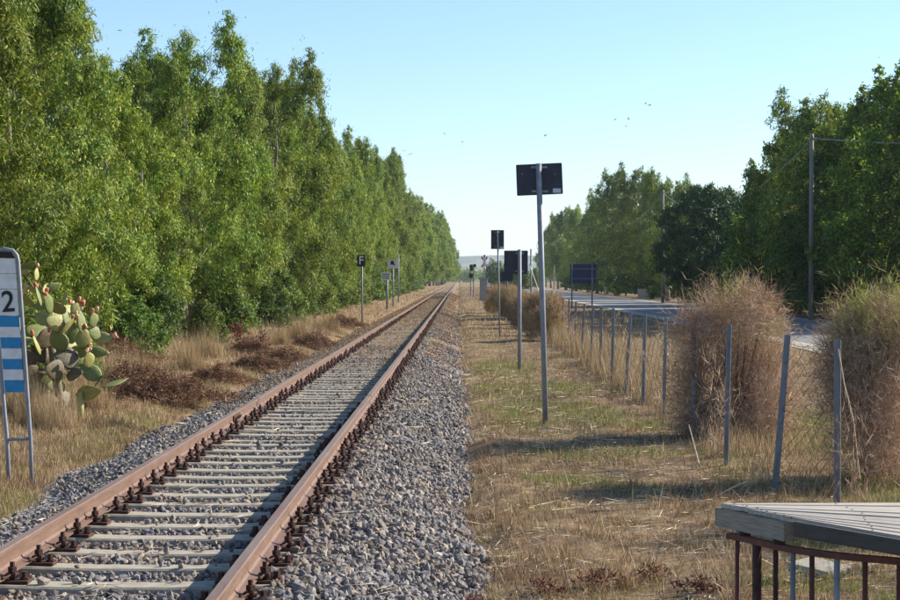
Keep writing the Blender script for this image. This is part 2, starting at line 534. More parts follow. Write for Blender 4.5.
M['dkleaf'] = island_mat('dark_broad_leaf', [(0.0, (0.05, 0.09, 0.016)), (0.5, (0.115, 0.185, 0.028)), (0.9, (0.22, 0.29, 0.038)), (1.0, (0.30, 0.31, 0.055))], 0.55, 0.15, 0.34, 0.015, wander=0.4)
M['pine'] = island_mat('pine_needle', [(0.0, (0.018, 0.05, 0.012)), (0.6, (0.04, 0.09, 0.018)), (1.0, (0.07, 0.13, 0.028))], 0.5, 0.3, 0.15)
M['shrub'] = island_mat('shrub_leaf', [(0.0, (0.06, 0.10, 0.02)), (0.5, (0.11, 0.17, 0.035)), (1.0, (0.19, 0.23, 0.055))], 0.5, 0.25, 0.32, 0.03)
M['twig'] = island_mat('dry_twig', [(0.0, (0.19, 0.11, 0.075)), (0.4, (0.38, 0.25, 0.17)), (0.8, (0.52, 0.395, 0.29)), (1.0, (0.64, 0.53, 0.39))], 0.8, 0.15, 0.15, tcol=(1.1, 1.0, 0.8))
M['wisp'] = island_mat('yellow_green_wisp', [(0.0, (0.16, 0.17, 0.05)), (0.5, (0.27, 0.27, 0.08)), (1.0, (0.40, 0.37, 0.15))], 0.7, 0.2, 0.25)
M['redtwig'] = island_mat('red_brown_dead_twig', [(0.0, (0.06, 0.028, 0.020)), (0.35, (0.15, 0.070, 0.048)), (0.7, (0.26, 0.14, 0.095)), (1.0, (0.42, 0.30, 0.19))], 0.8, 0.15, 0.1)
M['darkred'] = island_mat('dark_red_dry_leaf', [(0.0, (0.09, 0.02, 0.018)), (0.6, (0.20, 0.05, 0.04)), (1.0, (0.30, 0.11, 0.07))], 0.8, 0.15, 0.1)
M['redweed'] = island_mat('withered_red_leaf', [(0.0, (0.07, 0.028, 0.022)), (0.6, (0.16, 0.065, 0.05)), (1.0, (0.30, 0.17, 0.11))], 0.8, 0.15, 0.1)
M['straw'] = island_mat('dry_straw', [(0.0, (0.16, 0.11, 0.06)), (0.35, (0.31, 0.22, 0.12)), (0.7, (0.45, 0.345, 0.20)), (1.0, (0.60, 0.50, 0.33))], 0.75, 0.2, 0.2, tcol=(1.1, 1.0, 0.8))
M['straw2'] = island_mat('withered_grass', [(0.0, (0.10, 0.06, 0.04)), (0.4, (0.22, 0.14, 0.085)), (0.75, (0.36, 0.25, 0.15)), (1.0, (0.52, 0.41, 0.26))], 0.8, 0.15, 0.2, tcol=(1.1, 1.0, 0.8))
M['litter'] = island_mat('pale_straw_litter', [(0.0, (0.30, 0.22, 0.13)), (0.5, (0.50, 0.40, 0.25)), (1.0, (0.68, 0.60, 0.44))], 0.7, 0.25)
M['grass'] = island_mat('green_grass', [(0.0, (0.07, 0.10, 0.022)), (0.5, (0.14, 0.18, 0.045)), (1.0, (0.26, 0.27, 0.09))], 0.6, 0.25, 0.3)
M['pad'] = pad_mat('cactus_pad', [(0.25, (0.18, 0.18, 0.045)), (0.6, (0.31, 0.30, 0.09)), (0.85, (0.42, 0.39, 0.16))])
M['padg'] = pad_mat('green_cactus_pad', [(0.25, (0.09, 0.12, 0.025)), (0.6, (0.165, 0.195, 0.05)), (0.85, (0.27, 0.26, 0.09))])
M['padold'] = pad_mat('old_cactus_pad', [(0.25, (0.055, 0.047, 0.028)), (0.55, (0.13, 0.10, 0.05)), (0.85, (0.22, 0.17, 0.09))])
M['fruit'] = grain_mat('cactus_fruit', [(0.3, (0.42, 0.10, 0.05)), (0.7, (0.55, 0.22, 0.11))], 4, 0.55, 0, 0, 0)
M['fruity'] = grain_mat('unripe_cactus_fruit', [(0.3, (0.50, 0.33, 0.15)), (0.7, (0.55, 0.40, 0.22))], 4, 0.55, 0, 0, 0)
M['bird'] = plain('bird_feather', (0.17, 0.17, 0.18), 0.7)
M['yellow'] = plain('yellow_petal', (0.75, 0.58, 0.03), 0.6)
M['hill'] = grain_mat('far_hill', [(0.35, (0.05, 0.075, 0.035)), (0.5, (0.11, 0.12, 0.06)), (0.65, (0.28, 0.24, 0.14))], 0.012, 0.95, 0, 0, 0)
M['grey_box'] = plain('grey_cabinet_paint', (0.30, 0.31, 0.31), 0.6)
M['rubber'] = grain_mat('crossing_board', [(0.3, (0.06, 0.057, 0.052)), (0.7, (0.12, 0.11, 0.10))], 3, 0.85, 0, 0.2, 0.004)
M['gravel'] = grain_mat('verge_gravel', [(0.3, (0.30, 0.27, 0.22)), (0.7, (0.46, 0.42, 0.35))], 14, 0.95, 0, 0.5, 0.01)

# ------------------------------------------------------------------ the setting
xs = np.unique(np.concatenate([np.linspace(-4000, -60, 30), np.linspace(-60, -14, 24), np.linspace(-14, 14, 141), np.linspace(14, 60, 24), np.linspace(60, 4000, 30)]))
ys = np.unique(np.concatenate([np.linspace(-60, 0, 7), np.linspace(0, 45, 181), np.linspace(45, 160, 116), np.linspace(160, 600, 45), np.linspace(600, 7000, 30)]))
gx, gy = np.meshgrid(xs, ys)
gv = np.stack([gx, gy, ground_z(gx, gy)], -1).reshape(-1, 3)
nx, ny = len(xs), len(ys)
ii = (np.arange(ny - 1)[:, None] * nx + np.arange(nx - 1)[None, :]).ravel()
ground = obj('ground', np_mesh('ground', gv, np.stack([ii, ii + 1, ii + nx + 1, ii + nx], -1), M['ground'], True))
tag(ground, kind='structure')

# ballast bed
bx = np.linspace(-4.5, 0.5, 41)
by = np.unique(np.concatenate([np.linspace(-4, 50, 181), np.linspace(50, 200, 76), np.linspace(200, 1005, 60)]))
X, Y = np.meshgrid(bx, by)
bvz = ballast_z(X, Y)
bv = np.stack([X, Y, bvz], -1).reshape(-1, 3)
nx, ny = len(bx), len(by)
ii = (np.arange(ny - 1)[:, None] * nx + np.arange(nx - 1)[None, :]).ravel()
ballast = obj('ballast_bed', np_mesh('ballast_bed', bv, np.stack([ii, ii + 1, ii + nx + 1, ii + nx], -1), M['ballast'], True))
tag(ballast, kind='structure')

# road and its gravel shoulder, painted lines
def strip(name, x0, x1, y0, y1, z, mat, n=2, wobble=0.0):
    y = np.linspace(y0, y1, n)
    a = x0 + wobble * wob(1, y, 9); b = x1 + wobble * wob(7, y, 7, 4)
    v = np.concatenate([np.stack([a, y, np.full(n, z)], -1), np.stack([b, y, np.full(n, z)], -1)])
    i = np.arange(n - 1)
    return obj(name, np_mesh(name, v, np.stack([i, i + n, i + n + 1, i + 1], -1), mat))
tag(strip('road_shoulder', 10.3, 18.6, -20, 1500, 0.004, M['gravel'], 200, 0.25), kind='structure')
road = tag(strip('road', 11.4, 17.4, -20, 1500, 0.012, M['road'], 200, 0.1), kind='structure')
for lx in (11.75, 17.05):
    obj('edge_line', strip('edge_line', lx, lx + 0.1, -20, 500, 0.016, M['white']).data, None) if False else None

# far hills
hx = np.linspace(-3000, 3000, 160); prof = []
hz = 46 + 9 * np.sin(hx * 0.0021 + 1.0) + 6 * np.sin(hx * 0.0067 + 0.4) + 3 * np.sin(hx * 0.017)
rows = []
for k, (yy, f) in enumerate([(3300, -0.05), (3600, 0.45), (3900, 0.85), (4200, 1.0), (4700, 0.6)]):
    rows.append(np.stack([hx, yy + 60 * np.sin(hx * 0.004 + k), hz * f + (4 * np.sin(hx * 0.013 + k) if 0 < k < 4 else 0)], -1))
hv = np.concatenate(rows); n = len(hx)
ii = (np.arange(4)[:, None] * n + np.arange(n - 1)[None, :]).ravel()
tag(obj('hills', np_mesh('hills', hv, np.stack([ii, ii + 1, ii + n + 1, ii + n], -1), M['hill'], True)), kind='structure')

# ------------------------------------------------------------------ railway track
track = empty('railway_track', (TRACK_X, 8, Z_SLEEP), 'long straight rusty railway track on grey concrete sleepers', 'railway track')
TO = Vector(track.location)
prof = [(-.07, 0), (.07, 0), (.07, .011), (.02, .028), (.0085, .045), (.0085, .105), (.016, .115), (.034, .122), (.034, .146), (.028, .152), (-.028, .152), (-.034, .146), (-.034, .122), (-.016, .115), (-.0085, .105), (-.0085, .045), (-.02, .028), (-.07, .011)]
def rail(x, y0, y1):
    mb = MB()
    mb.prism(prof, y0, y1)
    return mb.build('rail', M['rail'], track, (x - TO.x, -TO.y, Z_FOOT - TO.z))
JOINT = 21.6
rail(RAIL_X[0], -4, 1000)
rail(RAIL_X[1], -4, JOINT - 0.006); rail(RAIL_X[1], JOINT + 0.006, 1000)
for s in (-1, 1):
    mb = MB().bevbox(-.009, .009, -.3, .3, .036, .11, .006)
    for k in (-.22, -.08, .08, .22):
        mb.tube([(s * .005, k, .072), (s * .03, k, .072)], .016, 6)
    mb.build('fishplate', M['rust'], track, (RAIL_X[1] + s * .020 - TO.x, JOINT - TO.y, Z_FOOT - TO.z))

SLP = 0.625
sm = MB()
hw = 1.10
v = []
for sx in (-1, -0.62, -.25, .25, .62, 1):
    top = 0.0 if abs(sx) > .5 else -.012
    w = .105 if abs(sx) > .5 else .095
    v += [(sx * hw, -w - .025, -.2), (sx * hw, -w - .006, top - .012), (sx * hw, -w + .008, top), (sx * hw, w - .008, top), (sx * hw, w + .006, top - .012), (sx * hw, w + .025, -.2)]
f = [(0, 1, 2, 3, 4, 5), tuple(30 + i for i in (5, 4, 3, 2, 1, 0))]
for k in range(5):
    for i in range(6):
        j = (i + 1) % 6
        f.append((k * 6 + i, k * 6 + 6 + i, k * 6 + 6 + j, k * 6 + j))
sm.add(v, f)
sleeper_mesh = sm.mesh('sleeper', M['sleeper'])

def fastening_mb():
    mb = MB()
    mb.bevbox(.045, .20, -.06, .06, 0, .018, .006)
    mb.bevbox(.052, .125, -.032, .032, .03, .058, .008)
    mb.tube([(.092, 0, .02), (.092, 0, .125)], .015, 7)
    mb.tube([(.092, 0, .066), (.092, 0, .094)], .029, 6)
    mb.tube([(.165, .01, .016), (.165, .01, .03)], .03, 8)
    mb.tube([(.165, .01, .026), (.165, .01, .066)], .022, 6)
    mb.tube([(.085, -.03, .05), (.07, -.075, .042), (.062, -.115, .048), (.06, -.13, .062)], .008, 5)
    return mb
fm = fastening_mb()
fast_mesh = fm.mesh('fastening', M['rust'])
NS = 120
nfast = 0
for i in range(NS):
    y = 7.9 + i * SLP + R.normal(0, .012)
    s = obj('sleeper', sleeper_mesh, track, (R.normal(0, .02), y - TO.y, R.normal(0, .004)), (R.normal(0, .012), 0, R.normal(0, .011)))
    sides = [(RAIL_X[0], 1), (RAIL_X[1], 1)]
    if i < 28: sides += [(RAIL_X[0], -1), (RAIL_X[1], -1)]
    for rx, sg in sides:
        if nfast >= 300: break
        nfast += 1
        obj('fastening', fast_mesh, s, (rx - TO.x, R.normal(0, .006), 0), (0, 0, (0 if sg > 0 else math.pi) + R.normal(0, .07)))
mb = MB()
for i in range(NS, 400):
    y = 7.9 + i * SLP
    mb.box(-hw, hw, y - TO.y - .1, y - TO.y + .1, -.2, 0)
tag(mb.build('far_sleepers', M['sleeper'], track), kind='stuff')
mb = MB()
for i in range(NS - 8, 320):
    y = 7.9 + i * SLP - TO.y
    for rx in RAIL_X:
        mb.box(rx - TO.x + .05, rx - TO.x + .19, y - .06, y + .06, 0, .025).box(rx - TO.x + .07, rx - TO.x + .115, y - .025, y + .025, .02, .11)
tag(mb.build('far_fastenings', M['rust'], track), kind='stuff')

# ------------------------------------------------------------------ ballast stones
PHI = (1 + 5 ** .5) / 2
ICO = np.array([(-1, PHI, 0), (1, PHI, 0), (-1, -PHI, 0), (1, -PHI, 0), (0, -1, PHI), (0, 1, PHI), (0, -1, -PHI), (0, 1, -PHI), (PHI, 0, -1), (PHI, 0, 1), (-PHI, 0, -1), (-PHI, 0, 1)]) / 1.902
ICF = np.array([(0, 11, 5), (0, 5, 1), (0, 1, 7), (0, 7, 10), (0, 10, 11), (1, 5, 9), (5, 11, 4), (11, 10, 2), (10, 7, 6), (7, 1, 8), (3, 9, 4), (3, 4, 2), (3, 2, 6), (3, 6, 8), (3, 8, 9), (4, 9, 5), (2, 4, 11), (6, 2, 10), (8, 6, 7), (9, 8, 1)])

def rot_mats(n, rng):
    q = rng.normal(size=(n, 4)); q /= np.linalg.norm(q, axis=1)[:, None]
    w, x, y, z = q.T
    return np.stack([1 - 2 * (y * y + z * z), 2 * (x * y - z * w), 2 * (x * z + y * w), 2 * (x * y + z * w), 1 - 2 * (x * x + z * z), 2 * (y * z - x * w), 2 * (x * z - y * w), 2 * (y * z + x * w), 1 - 2 * (x * x + y * y)], -1).reshape(n, 3, 3)

def rs_j(rng, n):
    return rng.uniform(.55, 1.2, (n, 12, 1))

def stone_cloud(pos, size, rng):
    n = len(pos)
    s = ICO[None] * rs_j(rng, n) * (size[:, None, None] * rng.uniform(.55, 1.15, (n, 1, 3)))
    s = np.einsum('nij,nkj->nki', rot_mats(n, rng), s) + pos[:, None, :]
    f = ICF[None] + (np.arange(n) * 12)[:, None, None]
    return s.reshape(-1, 3), f.reshape(-1, 3)

def stone_spots(n, x0f, x1f, y0, y1, rng):
    # even on screen-ish: more of them near the camera
    u = rng.random(n)
    y = y0 * (y1 / y0) ** u
    x = x0f(y) + (x1f(y) - x0f(y)) * rng.random(n)
    return x, y
rs = np.random.default_rng(11)
xa, ya = [], []
x, y = stone_spots(23000, lambda y: np.full_like(y, -1.16), lambda y: edge_r(y) + .10 + .18 * rs.random(len(y)) ** 3, 8.2, 110, rs); xa.append(x); ya.append(y)
x, y = stone_spots(14000, lambda y: np.full_like(y, -2.72), lambda y: np.full_like(y, -1.30), 8.2, 48, rs); xa.append(x); ya.append(y)
x, y = stone_spots(9000, lambda y: edge_l(y) - .12, lambda y: np.full_like(y, -2.86), 9.5, 100, rs); xa.append(x); ya.append(y)
xa, ya = np.concatenate(xa), np.concatenate(ya)
# thin out stones on sleeper tops, rail feet and straw patches
ph = ((ya - 7.9) / SLP) % 1.0
on_slp = (np.minimum(ph, 1 - ph) * SLP < .12) & (xa < RAIL_X[0] + .16) & (xa > RAIL_X[1] - .16)
nearrail = np.minimum(np.abs(xa - RAIL_X[0]), np.abs(xa - RAIL_X[1])) < .10
strawy = (wob(xa, ya, 2.6, 8) > .55 - .5 * sstep(24, 55, ya)) & (rs.random(len(xa)) < .72 * sstep(17, 34, ya))
onfast = (np.minimum(np.abs(xa - RAIL_X[0]), np.abs(xa - RAIL_X[1])) < .24) & on_slp
keep = ~(on_slp & (rs.random(len(xa)) > .05 + .28 * sstep(28, 48, ya))) & ~nearrail & ~strawy & ~onfast
xa, ya = xa[keep], ya[keep]
sz = rs.uniform(.016, .040, len(xa)) * (1 + .25 * (rs.random(len(xa)) > .9)) * np.where((xa > -1.2), 1.08, .86)
za = ballast_z(xa, ya) + sz * .25 + rs.random(len(xa)) * .012
ph = ((ya - 7.9) / SLP) % 1.0
on_slp = (np.minimum(ph, 1 - ph) * SLP < .12) & (xa < TRACK_X + hw + .02) & (xa > TRACK_X - hw - .02)
za = np.where(on_slp, Z_SLEEP + sz * .3, za)
# the 300 that show largest become single stones
big = np.argsort(-(sz / ya) - (ya < 9.6) * -1)[:0]
cand = np.where((ya > 9.3) & (np.abs((xa) / ya) < .265))[0]
big = cand[np.argsort(-(sz[cand] / ya[cand]))[:300]]
rest = np.ones(len(xa), bool); rest[big] = False
pos = np.stack([xa, ya, za], -1)
v, f = stone_cloud(pos[rest], sz[rest], rs)
sc = obj('gravel', np_mesh('gravel', v, f, M['stone']), ballast)
tag(sc, kind='stuff')
protos = []
for k in range(10):
    v, f = stone_cloud(np.zeros((1, 3)), np.ones(1), rs)
    protos.append(np_mesh('stone', v, f, M['stone1']))
for q, i in enumerate(big):
    s = sz[i]
    obj('stone', protos[q % 10], ballast, pos[i], tuple(rs.uniform(0, 6.28, 3)), (s, s, s))

# ------------------------------------------------------------------ leaf and twig clouds
def diamonds(base, direc, length, width, rng, mid=.42, face=None):
    """flat pointed leaves: base, two sides, tip"""
    n = len(base)
    direc = direc / np.linalg.norm(direc, axis=1)[:, None]
    side = np.cross(direc, rng.normal(size=(n, 3)) if face is None else face)
    side /= np.linalg.norm(side, axis=1)[:, None] + 1e-9
    m = base + direc * (length * mid)[:, None]
    w = side * (width * .5)[:, None]
    v = np.stack([base, m + w, base + direc * length[:, None], m - w], 1).reshape(-1, 3)
    f = np.arange(n * 4).reshape(n, 4)
    return v, f

def blades(base, height, width, lean, rng):
    n = len(base)
    a = rng.uniform(0, 6.283, n); b = rng.uniform(0, 6.283, n)
    s = np.stack([np.cos(a), np.sin(a), np.zeros(n)], -1) * (width * .5)[:, None]
    tip = base + np.stack([np.cos(b) * lean * height, np.sin(b) * lean * height, height * np.sqrt(np.clip(1 - lean ** 2, .05, 1))], -1)
    v = np.stack([base - s, base + s, tip], 1).reshape(-1, 3)
    return v, np.arange(n * 3).reshape(n, 3)

def make_crown(seed, H, rad, zb, nplume, nleaf, llen, lwid, droop, plume=(.45, .85), leaders=3, prof=None, stretch=1.5, sub=24, fill=.04, sep=.72):
    """a crown of separate leafy plumes with gaps between them; returns leaf data and the limb ends"""
    rng = np.random.default_rng(seed)
    prof = prof or (lambda t: (np.sin(np.clip(t * .80 + .20, 0, 1) * math.pi) ** .6) * (1.06 - .40 * t))
    g, sz_ = [], []
    tries = 0
    while len(g) < nplume and tries < 4000:
        tries += 1
        t = rng.random() ** .85
        pr = rng.uniform(*plume) * (1 - .35 * t)
        r = max(0, rad * prof(t) - pr * .5) * math.sqrt(rng.uniform(.10, 1.0))
        a = rng.uniform(0, 6.283)
        c = np.array([r * math.cos(a), r * math.sin(a), zb + t * (H - zb) * .92])
        if any(np.linalg.norm((c - q) * np.array([1, 1, .7])) < (pr + p2) * sep for q, p2 in zip(g, sz_)): continue
        g.append(c); sz_.append(pr)
    for k in range(leaders):
        a = rng.uniform(0, 6.283); r = rad * rng.uniform(.05, .6)
        top = H * (1.0 if k == 0 else rng.uniform(.84, .99))
        x0, y0 = r * math.cos(a), r * math.sin(a)
        for j in range(4):
            g.append(np.array([x0 + rng.normal(0, .07), y0 + rng.normal(0, .07), top - .22 - j * .46])); sz_.append(.20 + .12 * j)
    g = np.array(g); sz_ = np.array(sz_)
    # sub-clumps sit on the outside of each plume
    n = len(g)
    u = rng.normal(size=(n, sub, 3)); u /= np.linalg.norm(u, axis=2)[:, :, None]
    u[:, :, 2] = np.where(u[:, :, 2] < -.5, -u[:, :, 2], u[:, :, 2])
    rr = rng.uniform(.45, 1.18, (n, sub, 1))
    c = (g[:, None] + u * rr * (sz_[:, None, None] * np.array([1, 1, stretch]))).reshape(-1, 3)
    csz = np.repeat(sz_, sub) * rng.uniform(.12, .27, n * sub)
    wts = csz ** 2 * rng.uniform(.5, 1.5, n * sub); wts /= wts.sum()
    idx = rng.choice(n * sub, nleaf, p=wts)
    base = c[idx] + rng.normal(size=(nleaf, 3)) * (csz[idx][:, None] * np.array([.62, .62, .85]))
    hang = rng.random(nleaf) ** 2 * csz[idx] * 1.4
    base[:, 2] -= hang * (droop > 0)
    loose = rng.random(nleaf) < fill
    base[loose] += rng.normal(size=(loose.sum(), 3)) * .2
    base[:, 2] = np.maximum(base[:, 2], .25)
    d = rng.normal(size=(nleaf, 3)) * .55
    d[:, 2] -= droop
    L = llen * rng.uniform(.6, 1.35, nleaf)
    out = (base - g[idx // sub]) / sz_[idx // sub][:, None]
    out /= np.linalg.norm(out, axis=1)[:, None] + .15
    out[:, 2] += .25
    v, f = diamonds(base, d, L, lwid * rng.uniform(.7, 1.3, nleaf), rng, face=out + rng.normal(size=(nleaf, 3)) * .42)
    v[:, 2] = np.maximum(v[:, 2], .06)
    return v, f, g

def make_trunk(seed, H, r0, ends, lean=.25, forks=1.0, every=2):
    rng = np.random.default_rng(seed + 500)
    mb = MB()
    top = Vector((rng.normal(0, lean), rng.normal(0, lean), H * .88))
    pts, rad = [], []
    for k in range(8):
        t = k / 7
        pts.append(Vector((top.x * t + (rng.normal(0, .07) if 0 < k else 0), top.y * t + (rng.normal(0, .07) if 0 < k else 0), top.z * t - (.25 if k == 0 else 0))))
        rad.append(r0 * (1 - .88 * t) * (1.25 if k == 0 else 1))
    mb.tube(pts, rad, 8)
    for e in ends[::every]:
        e = Vector(e)
        z0 = max(.35, e.z - rng.uniform(.9, 2.4))
        t = min(max(z0 / top.z, 0.03), .97)
        k = min(int(t * 7), 6); ft = t * 7 - k
        a = pts[k].lerp(pts[k + 1], ft)
        r = max(.012, r0 * (1 - .88 * t) * .26)
        m = a.lerp(e, .5) + Vector((rng.normal(0, .1), rng.normal(0, .1), rng.uniform(-.05, .25)))
        mb.tube([a, m, e], [r, r * .65, r * .25], 5, False)
    return mb

class Kind:
    def __init__(self, name, leaf, bark, **kw):
        self.name, self.leafmat, self.bark = name, leaf, bark
        r0 = kw.pop('r0'); seed = kw['seed']; self.H = kw['H']
        ev = kw.pop('every', 2)
        v, f, g = make_crown(**kw)
        self.crown = np_mesh('crown', v, f, leaf)
        self.trunk = make_trunk(seed, kw['H'], r0, g, every=ev).mesh('trunk', bark, True)

    def plant(self, name, x, y, h, wide, rz, label, cat, group=None, z=None):
        z = float(ground_z(x, y)) if z is None else z
        t = empty(name, (x, y, z), label, cat, group, rz)
        s = h / self.H
        for nm, me in (('trunk', self.trunk), ('crown', self.crown)):
            o = obj(nm, me, t); o.scale = (s * wide, s * wide, s)
        return t

EUC = [Kind('euc', M['euc'], M['bark'], seed=20 + k, H=9.0, rad=2.15 + .25 * (k % 3), zb=.9, nplume=31, nleaf=84000, llen=.115, lwid=.028, droop=.8, r0=.14, leaders=3 + k % 2, every=1) for k in range(4)]
TALL = [Kind('tall', M['euc'], M['bark'], seed=40 + k, H=12.0, rad=2.9, zb=2.2, nplume=44, nleaf=38000, llen=.19, lwid=.05, droop=.7, r0=.2, leaders=5, plume=(.6, 1.05), every=1) for k in range(3)]
BROAD = [Kind('broad', M['dkleaf'], M['darkbark'], seed=60 + k, H=11.0, rad=3.7, zb=1.0, nplume=50, nleaf=38000, llen=.19, lwid=.095, droop=.35, r0=.2, leaders=4, plume=(.6, 1.15), stretch=1.15, every=1) for k in range(3)]
PINE = Kind('pine', M['pine'], M['darkbark'], seed=80, H=9.0, rad=4.6, zb=1.6, nplume=150, nleaf=56000, llen=.28, lwid=.065, droop=-.2, r0=.22, leaders=0, plume=(.55, .85), stretch=.9, every=5, sep=.45,
            prof=lambda t: np.sqrt(np.clip(1 - ((t - .38) / .66) ** 2, 0, 1)))
SHRUB = [Kind('shrub', M['shrub'], M['darkbark'], seed=90 + k, H=2.2, rad=1.15, zb=.15, nplume=18, nleaf=11000, llen=.10, lwid=.045, droop=.3, r0=.04, leaders=2, plume=(.2, .4), stretch=1.1, every=1) for k in range(2)]

# left rows
rt = np.random.default_rng(5)
def shaped_height(px):
    """heights that give the photograph's skyline"""
    return None
y = 23.0; n = 0
while y < 120:
    x = -8.4 + rt.normal(0, .35)
    h = float(np.interp(y, [24, 30, 36, 41, 46, 54, 62, 72, 85, 93, 102, 120], [7.0, 7.1, 7.8, 7.3, 8.1, 9.6, 9.4, 11, 12.0, 10.6, 10.2, 11.4])) + rt.uniform(-1.0, .5)
    EUC[n % 4].plant('eucalyptus_tree', x, y, h, 1.06 * (9 / h) ** .4, rt.uniform(0, 6.28),
                     f'{ORD[n]} bushy eucalyptus of the front row left of the railway track', 'tree', 'front row of eucalyptus left of the track')
    n += 1
    y += 4.5 + .02 * y + rt.uniform(-.8, .8)
y = 27.0; n2 = 0
while y < 190:
    x = -12.2 + rt.normal(0, .6)
    h = float(np.interp(y, [27, 45, 60, 80, 100, 122, 140, 170, 190], [8.0, 8.4, 9.4, 11.4, 12.8, 14, 12.2, 13.6, 14.6])) + rt.uniform(-1.6, .5)
    TALL[n2 % 3].plant('eucalyptus_tree', x, y, h, 1.05, rt.uniform(0, 6.28),
                       f'{ORD[n2]} taller eucalyptus behind the front row left of the track', 'tree', 'back row of eucalyptus left of the track')
    n2 += 1
    y += 5.2 + .022 * y + rt.uniform(-.8, .8)
y = 124.0; n3 = 0
while y < 225:
    x = -8.6 + rt.normal(0, .35)
    EUC[(n3 * 3 + 1) % 4].plant('eucalyptus_tree', x, y, float(np.interp(y, [120, 140, 160, 200, 225], [11.6, 13.2, 13.6, 16, 16.8])) + rt.uniform(-1.4, .6), .85, rt.uniform(0, 6.28),
                       f'{ORD[n3]} mid-distance eucalyptus left of the track beyond the letter sign', 'tree', 'mid-distance eucalyptus left of the track')
    n3 += 1
    y += 7.5 + rt.uniform(-1, 1)
y = 265.0; n4 = 0
while y < 700:
    x = -9.0 + 3.4 * sstep(265, 600, y) + rt.normal(0, .3)
    h = float(np.interp(y, [265, 420, 700], [16.5, 20, 24])) + rt.uniform(-2, 1.3)
    (TALL + BROAD)[n4 % 6].plant('far_tree', float(x), y, h, .85, rt.uniform(0, 6.28),
                       f'{ORD[n4]} dark tree of the far clump left of the track past the crossing', 'tree', 'far clump of trees left of the track')
    n4 += 1
    y += 14 + .03 * (y - 265) + rt.uniform(-2, 2)

# right of the road: (photo x, distance, height, kind, width factor)
right = [(985, 72, 11.4, 0, 1.0), (940, 77, 12.0, 1, 1.0), (908, 82, 12.2, 2, 1.05), (876, 88, 11.8, 0, 1.0), (848, 94, 11.8, 1, 1.05), (822, 99, 13.0, 3, 1.25), (797, 106, 12.4, 2, 1.05), (774, 114, 11.0, 1, 1.0),
         (905, 95, 13.4, 2, 1.0), (862, 104, 12.4, 1, 1.0), (930, 90, 14.0, 0, 1.1), (760, 122, 9.0, 2, .95), (836, 112, 13.4, 0, 1.1), (810, 118, 13.2, 1, 1.0),
         (690, 152, 10.6, 4, 1.05), (668, 166, 12.2, 3, 1.0), (652, 186, 14.0, 4, 1.0), (640, 196, 15.2, 3, 1.1), (617, 222, 16.2, 4, 1.25), (606, 240, 14.6, 3, 1.1), (597, 258, 14.4, 4, 1.05), (588, 280, 14.0, 3, 1.0), (576, 310, 15.2, 4, 1.0), (566, 338, 16.6, 3, 1.0), (558, 370, 16.4, 4, .95), (551, 410, 16.2, 3, .9), (546, 460, 15.5, 4, .9), (680, 185, 11, 1, 1.0), (628, 250, 13, 2, 1.0)]
for k, (px, d, h, kd, wf) in enumerate(right):
    K = BROAD[kd] if kd < 3 else TALL[kd - 3]
    x = (px - VPX) / F_PX * d
    nm = 'broadleaf_tree' if kd < 3 else 'eucalyptus_tree'
    lb = 'dark broadleaf tree' if kd < 3 else 'slender eucalyptus'
    K.plant(nm, x, d, h, wf, rt.uniform(0, 6.28), f'{lb} right of the road, {ORD[k]} in that group', 'tree', 'trees right of the road')
for k, (px, d, h, wf) in enumerate([(716, 133, 9.5, 1.0), (748, 140, 9.4, .95)]):
    PINE.plant('round_pine_tree', (px - VPX) / F_PX * d, d, h, wf, 1.0 + k * 2,
               ['dark round-topped pine right of the road behind the wooden utility pole', 'dark round-topped pine right of the road beside tall broadleaf trees'][k], 'tree', 'round pines right of the road')
# undergrowth right of the road
for k in range(36):
    d = 70 + k * 4.2 + .10 * k * k + rt.uniform(-1, 1)
    x = 21.4 + rt.uniform(-.6, .9)
    SHRUB[k % 2].plant('shrub', x, d, (3.2 if d < 190 else 4.6) + rt.uniform(-.6, 1.6), 1.35, rt.uniform(0, 6.28),
                       f'{ORD[k]} leafy shrub in the shade right of the road', 'shrub', 'shrubs under the trees right of the road')
# undergrowth left
for k in range(36):
    d = 27 + k * 5.0 + max(0, k - 19) * 4 + rt.uniform(-1.2, 1.2)
    x = -6.8 + rt.uniform(-.35, .35) - .4 * (k % 3 == 0)
    SHRUB[(k + 1) % 2].plant('shrub', x, d, (1.5 if d < 60 else 2.2 if d < 120 else 3.2) + rt.uniform(-.4, .6), 1.1, rt.uniform(0, 6.28),
                       f'{ORD[k]} green shrub at the foot of the eucalyptus left of the track', 'shrub', 'shrubs under the left eucalyptus row')
# a few trees behind the mid signs at the crossing
for k, (px, d, h) in enumerate([(508, 330, 5.6), (521, 300, 4.6), (496, 420, 7.0), (536, 360, 4.5)]):
    SHRUB[k % 2].plant('roadside_bush', (px - VPX) / F_PX * d, d, h, 1.0, k, ['green bush beyond the crossing, behind the square sign back', 'rounded bush beyond the crossing near the stayed pole', 'tall green bush beyond the crossing near the red and white cross', 'dark bush beyond the crossing right of the stayed pole'][k], 'bush', 'bushes beyond the crossing')

